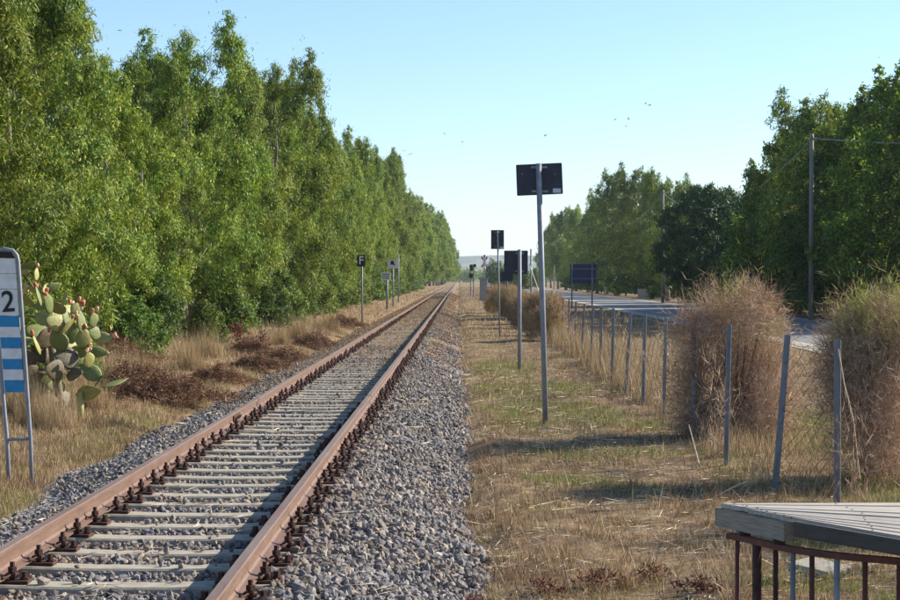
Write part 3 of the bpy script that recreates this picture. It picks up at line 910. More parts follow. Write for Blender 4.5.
# far wood along the horizon
rw = np.random.default_rng(77)
nw = 420
wx = rw.uniform(-260, 420, nw); wy = rw.uniform(850, 1250, nw)
pick = (np.abs(wx + 2) > 7) | (wy > 1010)
wx, wy = wx[pick], wy[pick]; nw = len(wx)
wh = rw.uniform(6, 11, nw)
per = 210
bse = np.repeat(np.stack([wx, wy, wh * .45], -1), per, 0) + rw.normal(size=(nw * per, 3)) * np.stack([wh * .22, wh * .22, wh * .17], -1).repeat(per, 0)
bse[:, 2] = np.maximum(bse[:, 2], .5)
v, f = diamonds(bse, rw.normal(size=(nw * per, 3)), np.full(nw * per, 1.3), np.full(nw * per, .9), rw)
v[:, 2] = np.maximum(v[:, 2], 0)
tag(obj('far_wood', np_mesh('far_wood', v, f, M['dkleaf'])), 'far dark belt of woodland along the horizon', 'woodland', kind='stuff')

# ------------------------------------------------------------------ grass, straw, litter
rg = np.random.default_rng(21)
def wedge(n, y0, y1, fx0, fx1, p=1.0):
    u = rg.random(n)
    y = y0 * (y1 / y0) ** u
    x = fx0(y) + (fx1(y) - fx0(y)) * rg.random(n)
    return x, y

def green_patch(x, y): return wob(x, y, 4.2, 1)

def grow(name, x, y, h, w, lean, mat, parent=None):
    z = np.where((x > edge_l(y) + .15) & (x < edge_r(y) - .1), ballast_z(x, y), ground_z(x, y))
    v, f = blades(np.stack([x, y, z - .01], -1), h, w, lean, rg)
    return np_mesh(name, v, f, mat)

# right verge near: dry blades
x, y = wedge(120000, 8.5, 75, lambda y: edge_r(y) - .08, lambda y: .275 * y + .4)
g = green_patch(x, y)
road = x > 10.2
dens = np.where(g > .45, .55, 1.0) * (.22 + .78 * sstep(-.55, .1, wob(x, y, 1.8, 5)))
k = (rg.random(len(x)) < dens) & ~road
x, y, g = x[k], y[k], g[k]
sc_ = np.sqrt(np.maximum(y, 10) / 10)
h = rg.uniform(.02, .085, len(x)) * np.where(x > 3.3, 1.7, 1.0) * (1 + .8 * np.clip(wob(x, y, 1.1, 9), 0, 1)) * sc_ ** .5
tall = rg.random(len(x)) < .05
h = np.where(tall, h * 2.4, h)
w = rg.uniform(.004, .009, len(x)) * sc_
tag(obj('dry_grass', grow('dry_grass', x, y, h, w, rg.uniform(.2, .9, len(x)), M['straw'])), 'dry tan grass stubble right of the track', 'grass', kind='stuff')
def tufts(n, y0, y1, fx0, fx1, per, hmin, hmax, spread):
    cx, cy = wedge(n, y0, y1, fx0, fx1)
    k = wob(cx, cy, 2.3, 3) > -.25
    cx, cy = cx[k], cy[k]
    sc0 = np.sqrt(np.maximum(cy, 10) / 10)
    hh = rg.uniform(hmin, hmax, len(cx)) * (1 + .7 * np.clip(wob(cx, cy, 5, 9), 0, 1))
    x = np.repeat(cx, per) + rg.normal(size=len(cx) * per) * spread * np.repeat(sc0, per)
    y = np.repeat(cy, per) + rg.normal(size=len(cx) * per) * spread * np.repeat(sc0, per)
    h = np.repeat(hh, per) * rg.uniform(.4, 1.2, len(x))
    return x, y, h, rg.uniform(.003, .007, len(x)) * np.sqrt(np.maximum(y, 10) / 10)
x, y, h, w = tufts(2400, 8.6, 50, lambda y: edge_r(y) - .12, lambda y: .27 * y + .3, 26, .05, .15, .035)
k = x < 10
tag(obj('grass_tufts', grow('grass_tufts', x[k], y[k], h[k], w[k], rg.uniform(.1, .75, k.sum()), M['straw2'])), 'brown withered grass tufts right of the track', 'grass', kind='stuff')
x, y, h, w = tufts(1300, 13.5, 70, lambda y: np.maximum(-.27 * y - .3, -7), lambda y: edge_l(y) + .1, 26, .06, .2, .04)
k = x > -8
tag(obj('left_tufts', grow('left_tufts', x[k], y[k], h[k], w[k], rg.uniform(.1, .75, k.sum()), M['straw2'])), 'brown withered grass tufts left of the track', 'grass', kind='stuff')
# green grass
x, y = wedge(170000, 8.5, 70, lambda y: edge_r(y) + .2, lambda y: .275 * y + .4)
g = green_patch(x, y)
spots = np.zeros(len(x))
for (cx, cy, rx, ry) in [(1.55, 20.2, .55, .5), (2.2, 20.6, .5, .4), (1.6, 27.5, 1.3, 2.6), (1.3, 33, 1.4, 3.6), (2.4, 24.5, .8, 1.1), (.9, 25.5, .5, 1.0), (1.0, 41, .9, 4), (2.3, 11.8, .5, .25), (5.0, 17, 1.4, 3), (5.5, 24, 2, 5), (3.3, 15.2, .3, .5), (1.1, 18.0, .55, .5), (1.7, 17.7, .5, .35), (2.9, 11.2, .4, .3), (.28, 18.5, .10, .2)]:
    spots = np.maximum(spots, 1 - ((x - cx) / rx) ** 2 - ((y - cy) / ry) ** 2)
k = ((rg.random(len(x)) < np.clip((g - .35) * .7, 0, .5)) | (rg.random(len(x)) < np.clip(spots * 2.2, 0, 1))) & (x < 10.2)
x, y = x[k], y[k]
sc_ = np.sqrt(np.maximum(y, 10) / 10)
tag(obj('green_grass', grow('green_grass', x, y, rg.uniform(.03, .10, len(x)) * sc_ ** .5, rg.uniform(.004, .009, len(x)) * sc_, rg.uniform(.1, .7, len(x)), M['grass'])), 'green grass patches right of the track', 'grass', kind='stuff')
x = np.concatenate([rg.normal(3.35, .22, 9000), rg.normal(3.9, .5, 5000)]); y = 19 * (75 / 19) ** rg.random(14000)
k = (wob(x, y, 3.5, 2) > -.3 + .5 * (y < 24)) & (x > 2.85)
x, y = x[k], y[k]
tag(obj('fence_grass', grow('fence_grass', x, y, rg.uniform(.15, .75, len(x)) * sstep(14, 34, y) + .1, rg.uniform(.005, .010, len(x)) * np.sqrt(y / 14), rg.uniform(.05, .5, len(x)), M['straw'])), 'tall dry grass standing along the wire fence', 'grass', kind='stuff')
x, y = wedge(26000, 60, 420, lambda y: np.full_like(y, -12.0), lambda y: np.full_like(y, 10.0))
k = ((x < edge_l(y) - .2) | (x > edge_r(y) - .35)) & (wob(x, y, 5, 6) > -.4)
x, y = x[k], y[k]
tag(obj('far_grass', grow('far_grass', x, y, rg.uniform(.08, .35, len(x)), rg.uniform(.02, .05, len(x)) * np.sqrt(y / 100), rg.uniform(.1, .8, len(x)), M['straw'])), 'dry grass in the distance on both sides of the track', 'grass', kind='stuff')
# left verge: dry and tall towards the trees
x, y = wedge(110000, 13, 120, lambda y: -.275 * y - .3, lambda y: edge_l(y) + .1)
k = (x > -10) & (x < edge_l(y) + .1)
x, y = x[k], y[k]
sc_ = np.sqrt(np.maximum(y, 12) / 12)
deep = sstep(-5.2, -6.8, x)
h = (rg.uniform(.03, .11, len(x)) + deep * rg.uniform(.08, .5, len(x)) * (.4 + .6 * (wob(x, y, 2.6, 7) > 0))) * (.8 + .2 * sc_)
tag(obj('tall_dry_grass', grow('tall_dry_grass', x, y, h, rg.uniform(.004, .009, len(x)) * sc_, rg.uniform(.05, .6, len(x)), M['straw'])), 'tall dry grass between the track and the left trees', 'grass', kind='stuff')
x, y = wedge(60000, 13, 90, lambda y: -.275 * y - .3, lambda y: edge_l(y) + .05)
spots = np.zeros(len(x))
for (cx, cy, rx, ry) in [(-3.9, 16.0, .75, 1.2), (-4.3, 14.6, .6, .8), (-4.7, 18.5, .5, .6), (-4.4, 22, .5, 3), (-5.4, 23.6, .7, .6), (-4.6, 30, .5, 6), (-4.5, 45, .5, 10)]:
    spots = np.maximum(spots, 1 - ((x - cx) / rx) ** 2 - ((y - cy) / ry) ** 2)
k = (rg.random(len(x)) < np.clip(spots * 1.3, 0, .8)) & (x > -9)
x, y = x[k], y[k]
sc_ = np.sqrt(np.maximum(y, 12) / 12)
tag(obj('verge_grass', grow('verge_grass', x, y, rg.uniform(.03, .13, len(x)), rg.uniform(.004, .008, len(x)) * sc_, rg.uniform(.1, .7, len(x)), M['grass'])), 'green grass beside the left edge of the ballast', 'grass', kind='stuff')
# straw growing in the ballast further off
x, y = wedge(95000, 14, 220, lambda y: edge_l(y) + .1, lambda y: edge_r(y) + .1)
k = ((y > 30) & ((x > -1.0) | (x < -3.05)) & (rg.random(len(x)) < .55 * sstep(30, 60, y)) | (wob(x, y, 2.6, 8) > .42 - .85 * sstep(16, 50, y))) & (np.minimum(np.abs(x - RAIL_X[0]), np.abs(x - RAIL_X[1])) > .09) & (rg.random(len(x)) < .25 + .75 * sstep(18, 45, y))
x, y = x[k], y[k]
sc_ = np.sqrt(np.maximum(y, 12) / 12)
tag(obj('track_straw', grow('track_straw', x, y, rg.uniform(.02, .09, len(x)) * sc_ ** .7, rg.uniform(.005, .01, len(x)) * sc_, rg.uniform(.3, .95, len(x)), M['straw2'])), 'dry straw growing through the ballast along the track', 'grass', kind='stuff')
# lying straw litter
x1, y1 = wedge(13000, 8.5, 40, lambda y: edge_r(y) - .05, lambda y: np.minimum(.27 * y, 3.6))
x2, y2 = wedge(7000, 9.0, 36, lambda y: edge_l(y), lambda y: edge_r(y))
k = (wob(x2, y2, 1.7, 4) > .1) & (np.minimum(np.abs(x2 - RAIL_X[0]), np.abs(x2 - RAIL_X[1])) > .12)
x, y = np.concatenate([x1, x2[k]]), np.concatenate([y1, y2[k]])
k = (wob(x, y, 2.0, 10) > .12 - .3 * rg.random(len(x)))
x, y = x[k], y[k]
inb = (x > edge_l(y) + .15) & (x < edge_r(y) - .1)
z = np.where(inb, np.maximum(ballast_z(x, y) + .03, np.where(np.abs(x - TRACK_X) < 1.2, Z_SLEEP + .004, -1)), ground_z(x, y) + .015) + rg.random(len(x)) * .02
d = rg.normal(size=(len(x), 3)); d[:, 2] *= .10
v, f = diamonds(np.stack([x, y, z], -1), d, rg.uniform(.04, .24, len(x)) * np.sqrt(y / 10), rg.uniform(.003, .007, len(x)) * np.sqrt(y / 10), rg, .5)
tag(obj('straw_litter', np_mesh('straw_litter', v, f, M['litter'])), 'pale dead stalks lying scattered on the ground', 'straw', kind='stuff')

# ------------------------------------------------------------------ bushes
def bush_mesh(seed, rx, ry, H, n, mat, L=.2, w=.006, up=.35, zc=.5, lobes=7):
    rng = np.random.default_rng(seed)
    c = np.stack([rng.normal(0, rx * .38, lobes), rng.normal(0, ry * .38, lobes), H * rng.uniform(.18, .74, lobes)], -1)
    s = np.stack([rng.uniform(.30, .5, lobes) * rx, rng.uniform(.30, .5, lobes) * ry, rng.uniform(.16, .30, lobes) * H], -1)
    i = rng.integers(0, lobes, n)
    u = rng.normal(size=(n, 3)); u /= np.linalg.norm(u, axis=1)[:, None]
    r = rng.random(n) ** .42
    p = c[i] + u * r[:, None] * s[i] * 1.35
    d = u * .5 + rng.normal(size=(n, 3)) * .75; d[:, 2] += up
    ok = p[:, 2] > .02
    p, d = p[ok], d[ok]
    v, f = diamonds(p, d, L * rng.uniform(.5, 1.5, len(p)), w * rng.uniform(.6, 1.5, len(p)), rng, .3)
    v[:, 2] = np.maximum(v[:, 2], 0)
    return np_mesh('twigs', v, f, mat)

def stems_mesh(seed, rx, H, n, mat, r=.008):
    rng = np.random.default_rng(seed)
    mb = MB()
    for k in range(n):
        a = rng.uniform(0, 6.28); q = rng.uniform(.2, 1) * rx * .8
        e = Vector((math.cos(a) * q, math.sin(a) * q, H * rng.uniform(.45, .85)))
        b = Vector((math.cos(a) * q * .25, math.sin(a) * q * .25, -.03))
        m = b.lerp(e, .5) + Vector((rng.normal(0, .05), rng.normal(0, .05), .1 * H))
        mb.tube([b, m, e], [r, r * .7, r * .3], 4, False)
    return mb.mesh('stem', mat)

def wisps_mesh(seed, rx, H, n, mat):
    """upright pale shoots with side leaves on top of a bush"""
    rng = np.random.default_rng(seed)
    P, D, L, W = [], [], [], []
    for k in range(n):
        a = rng.uniform(0, 6.28); q = rng.random() ** .6 * rx
        b = np.array([math.cos(a) * q, math.sin(a) * q, H * rng.uniform(.5, .72)])
        d = np.array([rng.normal(0, .25), rng.normal(0, .25), 1.0])
        ln = rng.uniform(.25, .55) * H * .5
        for j in range(26):
            t = rng.random()
            P.append(b + d * ln * t); D.append(rng.normal(size=3) + np.array([0, 0, .8])); L.append(rng.uniform(.04, .11)); W.append(.009)
        P.append(b); D.append(d); L.append(ln); W.append(.007)
    v, f = diamonds(np.array(P), np.array(D), np.array(L), np.array(W), rng, .4)
    return np_mesh('wisps', v, f, mat)

def bush(name, x, y, label, parts, rz=0, cat='bush', group=None, sc=1.0):
    t = empty(name, (x, y, float(ground_z(x, y))), label, cat, group, rz)
    for nm, me in parts:
        o = obj(nm, me, t); o.scale = (sc, sc, sc)
        if nm in ('twigs', 'wisps', 'shoots', 'leaves'): tag(o, kind='stuff')
    return t

def lobed(seed, ox, d, lobes, n, mat, L, w, up=.25, gz0=0.0):
    """fine twigs heaped in lobes given as photo spots (x, y, half width, half height) at distance d"""
    rng = np.random.default_rng(seed)
    k = d / F_PX
    c = np.array([((x - VPX) * k - ox, rng.normal(0, .22), CAM_Z + (VPY - y) * k - gz0) for x, y, a_, b_ in lobes])
    sg = np.array([(a_ * k, a_ * k * 1.5, b_ * k) for x, y, a_, b_ in lobes])
    wt = sg[:, 0] * sg[:, 1] * sg[:, 2]; wt = wt ** .75; wt /= wt.sum()
    i = rng.choice(len(lobes), n, p=wt)
    # twigs gather in small ragged tufts, with holes between
    nt_ = max(60, n // 95)
    it = rng.choice(len(lobes), nt_, p=wt)
    ut = rng.normal(size=(nt_, 3)); ut /= np.linalg.norm(ut, axis=1)[:, None]
    ct = c[it] + ut * (rng.random(nt_) ** .38 * rng.choice([1.0, 1.0, 1.0, 1.2], nt_))[:, None] * sg[it]
    ct[:, 2] = np.maximum(ct[:, 2], .05)
    q = rng.integers(0, nt_, n)
    rt_ = rng.uniform(.05, .15, nt_)
    u = rng.normal(size=(n, 3))
    p = ct[q] + u * rt_[q][:, None] * np.array([1, 1, 1.3])
    stray = rng.random(n) < .12
    u2 = rng.normal(size=(n, 3)); u2 /= np.linalg.norm(u2, axis=1)[:, None]
    p[stray] = (c[i] + u2 * (rng.random(n) ** .4 * 1.28)[:, None] * sg[i])[stray]
    dr = ut[q] * .55 + rng.normal(size=(n, 3)) * .7; dr[:, 2] += up
    ok = p[:, 2] > .03
    p, dr = p[ok], dr[ok]
    v, f = diamonds(p, dr, L * rng.uniform(.4, 1.7, len(p)), w * rng.uniform(.6, 1.5, len(p)), rng, .3)
    v[:, 2] = np.maximum(v[:, 2], .0)
    return np_mesh('twigs', v, f, mat)

LB1 = [(735, 322, 33, 30), (708, 345, 26, 30), (762, 352, 24, 36), (752, 310, 16, 16), (716, 395, 32, 46), (752, 400, 36, 46), (692, 345, 15, 26), (702, 412, 22, 40), (700, 430, 24, 30), (732, 436, 42, 32), (766, 422, 30, 44), (690, 388, 14, 40)]
LB2 = [(852, 352, 24, 34), (884, 345, 32, 36), (848, 410, 18, 60), (872, 425, 26, 62), (910, 395, 28, 62), (838, 372, 14, 26)]
TW1 = lobed(1, 3.55, 22.6, LB1, 46000, M['twig'], .16, .0052)
TW2 = lobed(2, 4.35, 18.2, LB2, 34000, M['twig'], .15, .0046)
TW3 = bush_mesh(2, .8, .9, 1.5, 16000, M['twig'], .17, .008, lobes=12)
TWG = lobed(7, 4.35, 18.2, [(884, 330, 30, 30), (860, 335, 20, 26), (905, 345, 24, 36)], 12000, M['wisp'], .09, .006, .5)
TWH = lobed(8, 3.55, 22.6, [(735, 296, 20, 12), (768, 335, 14, 24), (720, 306, 14, 12)], 600, M['wisp'], .10, .006, .5)
ST1 = stems_mesh(3, .85, 1.85, 70, M['redtwig'], .010)
WS1 = wisps_mesh(4, .4, 2.0, 9, M['wisp'])
WS2 = wisps_mesh(5, .6, 1.95, 22, M['wisp'])
bush('dry_bush', 3.55, 22.6, 'big reddish-brown dry bush behind the fence with pale shoots on top', [('stem', ST1), ('twigs', TW1), ('wisps', WS1), ('shoots', TWH)])
bush('dry_bush', 4.35, 18.2, 'dry bush with yellow-green top behind the nearest fence post', [('stem', ST1), ('twigs', TW2), ('wisps', WS2), ('shoots', TWG)])
bush('dry_bush', 5.0, 14.9, 'unseen dry bush past the right edge, casting a shadow strip into view', [('stem', ST1), ('twigs', TW3), ('wisps', WS1)], 4.0, sc=1.2)  # stands out of view, sized for the shadow strip it casts on the stubble
TWT = bush_mesh(6, .55, .9, 1.7, 12000, M['straw'], .24, .010, up=.9, lobes=9)
for k, (x, y, s, rz) in enumerate([(2.95, 59, 1.0, 0), (3.05, 66, 1.0, 1), (3.0, 73, .95, 2), (2.9, 81, 1.05, 3), (2.7, 90, 1.05, 4), (2.5, 99, 1.1, 5), (2.2, 109, 1.0, .5), (2.9, 120, 1.1, 1.5)]):
    bush('dry_thicket', x, y, f'{ORD[k]} clump of tall straw-coloured brush on the far fence', [('stem', ST1), ('twigs', TWT)], rz, 'brush', 'brush clumps along the far fence', s)
def tall_tuft(seed, n, spread, h0, h1):
    rng = np.random.default_rng(seed)
    cx = rng.normal(size=(14, 2)) * spread
    q = cx[rng.integers(0, 14, n)] + rng.normal(size=(n, 2)) * spread * .28
    bs = np.stack([q[:, 0], q[:, 1], np.full(n, -.02)], -1)
    v, f = blades(bs, rng.uniform(h0, h1, n) * np.exp(-(q ** 2).sum(1) / (2.2 * spread) ** 2), rng.uniform(.006, .013, n), rng.uniform(.03, .5, n), rng)
    return np_mesh('twigs', v, f, M['straw'])
TUFT = [tall_tuft(70 + k, 900, .42, .5, 2.0) for k in range(3)]
for k, (px, py, s_) in enumerate([(182, 372, .55), (206, 360, .5), (120, 388, .5), (146, 380, .45), (300, 338, .6), (326, 330, .6), (275, 345, .5), (90, 408, .4), (44, 424, .42), (62, 426, .36), (30, 420, .45)]):
    d = 1.9 * F_PX / (py - VPY)
    bush('dry_brush', (px - VPX) / F_PX * d, d, f'{ORD[k]} straw-coloured brush clump at the foot of the left trees', [('twigs', TUFT[k % 3])], k * 1.1, 'brush', 'brush clumps under the left trees', s_ * 1.1)
# dead red-brown shrubs left
def heap(seed, rx, ry, H, n, mat, L, w):
    rng = np.random.default_rng(seed)
    q = rng.normal(size=(n, 2)) * np.array([rx, ry]) * .5
    hh = H * np.exp(-((q[:, 0] / rx) ** 2 + (q[:, 1] / ry) ** 2) * 1.6) * (.6 + .4 * wob(q[:, 0] * 4, q[:, 1] * 4 + seed, 2.0))
    p = np.stack([q[:, 0], q[:, 1], np.maximum(hh, .02) * rng.random(n) ** .5], -1)
    dr = rng.normal(size=(n, 3)); dr[:, 2] = np.abs(dr[:, 2]) * .5
    v, f = diamonds(p, dr, L * rng.uniform(.4, 1.6, n), w * rng.uniform(.5, 1.5, n), rng, .45)
    return np_mesh('twigs', v, f, mat)
RT = heap(8, 1.0, .8, .6, 14000, M['redtwig'], .10, .011)
RS = stems_mesh(9, .7, .5, 22, M['redtwig'], .006)
for k, (px, py, lb) in enumerate([(165, 398, 'reddish dead shrub right of the prickly pear'), (135, 392, 'red-brown dead shrub touching the prickly pear'), (258, 366, 'low dark red-brown dead brush by the ballast, middle left'), (285, 357, 'low red-brown dead brush further along the ballast'), (250, 352, 'faded dead brush under the eucalyptus, middle left'), (342, 326, 'brown dead brush left of the letter sign post'), (105, 372, 'dark dead shrub behind the prickly pear'), (215, 378, 'low reddish dead brush between the two larger heaps left of the track'), (312, 345, 'low reddish dead brush just before the letter sign')]):
    d = 1.92 * F_PX / (py - VPY); x = (px - VPX) / F_PX * d
    bush('dead_shrub', x, d, lb, [('stem', RS), ('twigs', RT)], k * 1.3, 'shrub', 'dead shrubs left of the track', [1.0, 1.1, .8, .8, .9, 1, 1.2, .7, .9][k])
RED = bush_mesh(10, .3, .3, .42, 500, M['redtwig'], .08, .03, up=.2)
for k, (px, py, s, lb) in enumerate([(238, 348, 5.0, 'red-leaved sapling under the eucalyptus left of the track'), (262, 350, 3.5, 'smaller red-leaved sapling under the left eucalyptus')]):
    d = 1.85 * F_PX / (py - VPY); x = (px - VPX) / F_PX * d
    bush('red_sapling', x, d, lb, [('leaves', bush_mesh(30 + k, .24, .24, 1.0 - .35 * k, 220 - 100 * k, M['darkred'], .09, .035, up=.0)), ('stem', stems_mesh(31 + k, .2, 1.1, 5, M['darkbark'], .01))], k, 'sapling')
# small dark red weeds in the foreground
WD = bush_mesh(12, .2, .16, .16, 200, M['redweed'], .045, .016, up=.2, lobes=7)
WDS = stems_mesh(13, .08, .16, 6, M['darkred'], .003)
for k, (px, py, s, lb) in enumerate([(592, 583, 1.0, 'dark red withered weed in the foreground stubble'), (545, 592, .8, 'withered red weed nearest the gravel edge'), (655, 575, .8, 'withered red weed between gravel and wooden deck'), (700, 592, .9, 'withered red weed beside the deck railing'), (470, 596, .7, 'withered red weed at the foot of the gravel')]):
    d = 2.08 * F_PX / (py - VPY); x = (px - VPX) / F_PX * d
    bush('withered_weed', x, d, lb, [('stem', WDS), ('leaves', WD)], k * 1.7, 'weed', 'withered red weeds', s)
# yellow flowers
for k, (px, py) in enumerate([(570, 447), (614, 451), (652, 452), (519, 433), (505, 428)]):
    d = 2.0 * F_PX / (py - VPY); x = (px - VPX) / F_PX * d
    zg = float(ground_z(x, d))
    t = empty('yellow_flower', (x, d, zg), ['tiny yellow flower at the left end of the bush shadow', 'tiny yellow flower in the middle of the bush shadow', 'tiny yellow flower near the right end of the bush shadow', 'tiny yellow flower left of the tall sign post', 'tiny yellow flower by the gravel left of the tall sign'][k], 'flower', 'yellow wildflowers')
    MB().tube([(0, 0, -.02), (.01, 0, .16)], .003, 5).build('stem', M['grass'], t)
    mb = MB()
    for q in range(8):
        a = q * .785
        mb.add([(.01, 0, .16), (.01 + .018 * math.cos(a - .3), .018 * math.sin(a - .3), .168), (.01 + .028 * math.cos(a), .028 * math.sin(a), .166), (.01 + .018 * math.cos(a + .3), .018 * math.sin(a + .3), .168)], [(0, 1, 2, 3)])
    mb.build('petals', M['yellow'], t)

# ------------------------------------------------------------------ fence
posts = [((837, 340), (837, 500)), ((788, 335), (775, 489)), ((729.5, 325), (726, 465)), ((694, 322), (693, 441)), ((666, 318), (664, 420)), ((645, 313), (643, 402.5)), ((630.5, 313), (625.5, 396)), ((613.5, 308.5), (612, 386)), ((601.5, 307), (600, 372)), ((593.4, 305.5), (590.4, 365)), ((584.4, 304), (581.4, 359)), ((576, 301.5), (574.5, 352)), ((569, 299.5), (568, 346)), ((563, 298), (562, 341))]
P = []
for (tx, ty), (bx_, by_) in posts:
    d = 2.08 * F_PX / (by_ - VPY)
    b = at(bx_, by_, d); b.z = float(ground_z(b.x, b.y))
    t = at(tx, ty, d); t.y += R.normal(0, .03)
    P.append((b, t))
P = [(Vector((3.75, 12.6, float(ground_z(3.75, 12.6)))), Vector((3.8, 12.6, 1.52)))] + P
y = P[-1][0].y + 4
while y < 165:
    x = 3.15 + .25 * float(wob(0, y, 30)) - .004 * (y - 60)
    z = float(ground_z(x, y))
    P.append((Vector((x, y, z)), Vector((x + R.normal(0, .06), y, z + 1.45 + R.normal(0, .05))))); y += 4.2
fence = empty('wire_fence', P[1][0], 'leaning steel-post wire mesh fence between track and road', 'fence')
FO = Vector(fence.location)
for q, (b, t) in enumerate(P):
    ax = (t - b); L = ax.length
    o = MB()
    w = .032 if q < 3 else .028
    # T-section steel post with a rounded head
    o.bevbox(-w, w, -.012, .006, -.25, L, .005).bevbox(-.006, .006, .006, .04, -.25, L - .02, .003)
    o = o.build('post', M['post'], fence, b - FO)
    o.rotation_euler = ax.to_track_quat('Z', 'Y').to_euler() if False else Vector((ax.x, ax.y, ax.z)).rotation_difference(Vector((0, 0, 1))).inverted().to_euler()
# strand wires and mesh
def curve_between(a, b, sag, n=5):
    return [a.lerp(b, k / (n - 1)) - Vector((0, 0, sag * 4 * (k / (n - 1)) * (1 - k / (n - 1)))) for k in range(n)]
for fr in (.12, .52, .95):
    mb = MB()
    for q in range(len(P) - 1):
        a = P[q][0].lerp(P[q][1], fr); b = P[q + 1][0].lerp(P[q + 1][1], fr)
        mb.tube([p - FO for p in curve_between(a, b, .03 if q else .05)], .0022, 3, False)
    mb.build('strand_wire', M['wire'], fence)
mv, mf = [], []
def ribbon(a, b, w, up):
    n = len(mv)
    mv.extend([a - up * w, b - up * w, b + up * w, a + up * w]); mf.append((n, n + 1, n + 2, n + 3))
for q in range(1, 16):
    if q + 1 >= len(P): break
    (b0, t0), (b1, t1) = P[q], P[q + 1]
    b0 = b0.lerp(t0, .03); t0 = b0.lerp(t0, .90); b1 = b1.lerp(t1, .03); t1 = b1.lerp(t1, .90)
    L = (b1 - b0).length
    n = max(4, int(L / .075)); m = 18
    G = [[(b0.lerp(t0, j / m)).lerp(b1.lerp(t1, j / m), i / n) + Vector((.02 * math.sin(i * .7 + j), 0, -.05 * (j / m) * 4 * (i / n) * (1 - i / n))) - FO for j in range(m + 1)] for i in range(n + 1)]
    sd = Vector((.0, .0026, .0026))
    for i in range(n):
        for j in range(m):
            if (i + j) % 2 == 0: ribbon(G[i][j], G[i + 1][j + 1], 1, sd)
            else: ribbon(G[i][j + 1], G[i + 1][j], 1, sd)
obj('wire_mesh', np_mesh('wire_mesh', np.array([tuple(p) for p in mv]), np.array(mf), M['wire']), fence)
# dry climbers tangled in the mesh
rf = np.random.default_rng(55)
yc = 15.5 * (62 / 15.5) ** rf.random(15000)
xc = np.interp(yc, [p[0].y for p in P], [p[0].x for p in P])
hc = rf.random(15000) ** 1.4 * 1.35
k = (wob(xc * 0 + hc * 1.5, yc, 3.3, 5) > .05 + .35 * hc) & (rf.random(15000) < .75)
yc, xc, hc = yc[k], xc[k], hc[k]
pz = ground_z(xc, yc) + hc + .02
dr = rf.normal(size=(len(xc), 3)); dr[:, 0] *= .3; dr[:, 2] += .4
v, f = diamonds(np.stack([xc + rf.normal(0, .045, len(xc)), yc, pz], -1), dr, rf.uniform(.06, .26, len(xc)), rf.uniform(.004, .008, len(xc)) * np.sqrt(yc / 20), rf, .4)
tag(obj('fence_weeds', np_mesh('fence_weeds', v, f, M['twig'])), 'dry weeds and climbers tangled in the wire fence', 'weeds', kind='stuff')
# loose rope hanging from the nearest post and a lone wire
MB().tube([p - FO for p in (P[1][1] + Vector((0, -.03, -.08)), P[1][1] + Vector((.05, -.05, -.4)), P[1][1] + Vector((.14, -.05, -.75)), P[1][1] + Vector((.2, -.05, -1.3)))], .006, 5).build('loose_cord', M['litter'], fence)

# ------------------------------------------------------------------ signs
def pole_mb(h, r, lean=(0, 0), n=10):
    return MB().tube([(0, 0, -.2), (lean[0] * .5, lean[1] * .5, h * .5), (lean[0], lean[1], h)], r, n)

def gz(p): return float(ground_z(p.x, p.y))

def base_at(px, py, h=2.1):
    d = h * F_PX / (py - VPY)
    b = at(px, py, d); b.z = gz(b)
    return b, d

# S1 tall dark sign seen from behind
b, d = base_at(546, 423)
m = F_PX / d
s1 = empty('railway_sign', b, 'tall galvanised post with wide dark sign seen from behind', 'sign')
top = at(538.5, 164, d) - b
pole = pole_mb(top.z, .042, (top.x, 0), 12).build('post', M['galv'], s1, smooth=True)
MB().tube([(top.x, 0, top.z - .002), (top.x, 0, top.z + .006)], .046, 12).build('cap', M['sticker'], s1)
bd = MB()
q = [at(x, y, d) - b for x, y in ((516.5, 165), (561.5, 163), (562.7, 193.2), (517.6, 195.2))]
fr = [Vector((p.x, .055, p.z)) for p in q]; bk = [Vector((p.x, .075, p.z)) for p in q]
o = MB().add(fr + bk, [(0, 1, 2, 3), (7, 6, 5, 4), (0, 4, 5, 1), (1, 5, 6, 2), (2, 6, 7, 3), (3, 7, 4, 0)]).build('board', M['signback'], s1)
rim = MB()
for k in range(4):
    rim.tube([bk[k], bk[(k + 1) % 4]], .010, 4)
rim.build('rim', M['signback'], o)
for t in (.1, .9):
    c = (q[0].lerp(q[1], .5)).lerp(q[3].lerp(q[2], .5), t)
    MB().bevbox(c.x - .12, c.x + .12, .040, .056, c.z - .016, c.z + .016, .004).build('bracket', M['galv'], s1)
for px in (522, 555):
    c = at(px, 174, d) - b
    MB().tube([(c.x, .056, c.z), (c.x, .044, c.z)], .010, 6).build('bolt', M['galv'], o)
c0 = at(553, 188.3, d) - b; c1 = at(561, 192.6, d) - b
MB().box(c0.x, c1.x, .0515, .054, c1.z, c0.z).build('sticker', M['sticker'], o)
MB().bevbox(-.12, .12, -.12, .12, -.2, -.01, .02).build('footing', M['concrete'], s1)

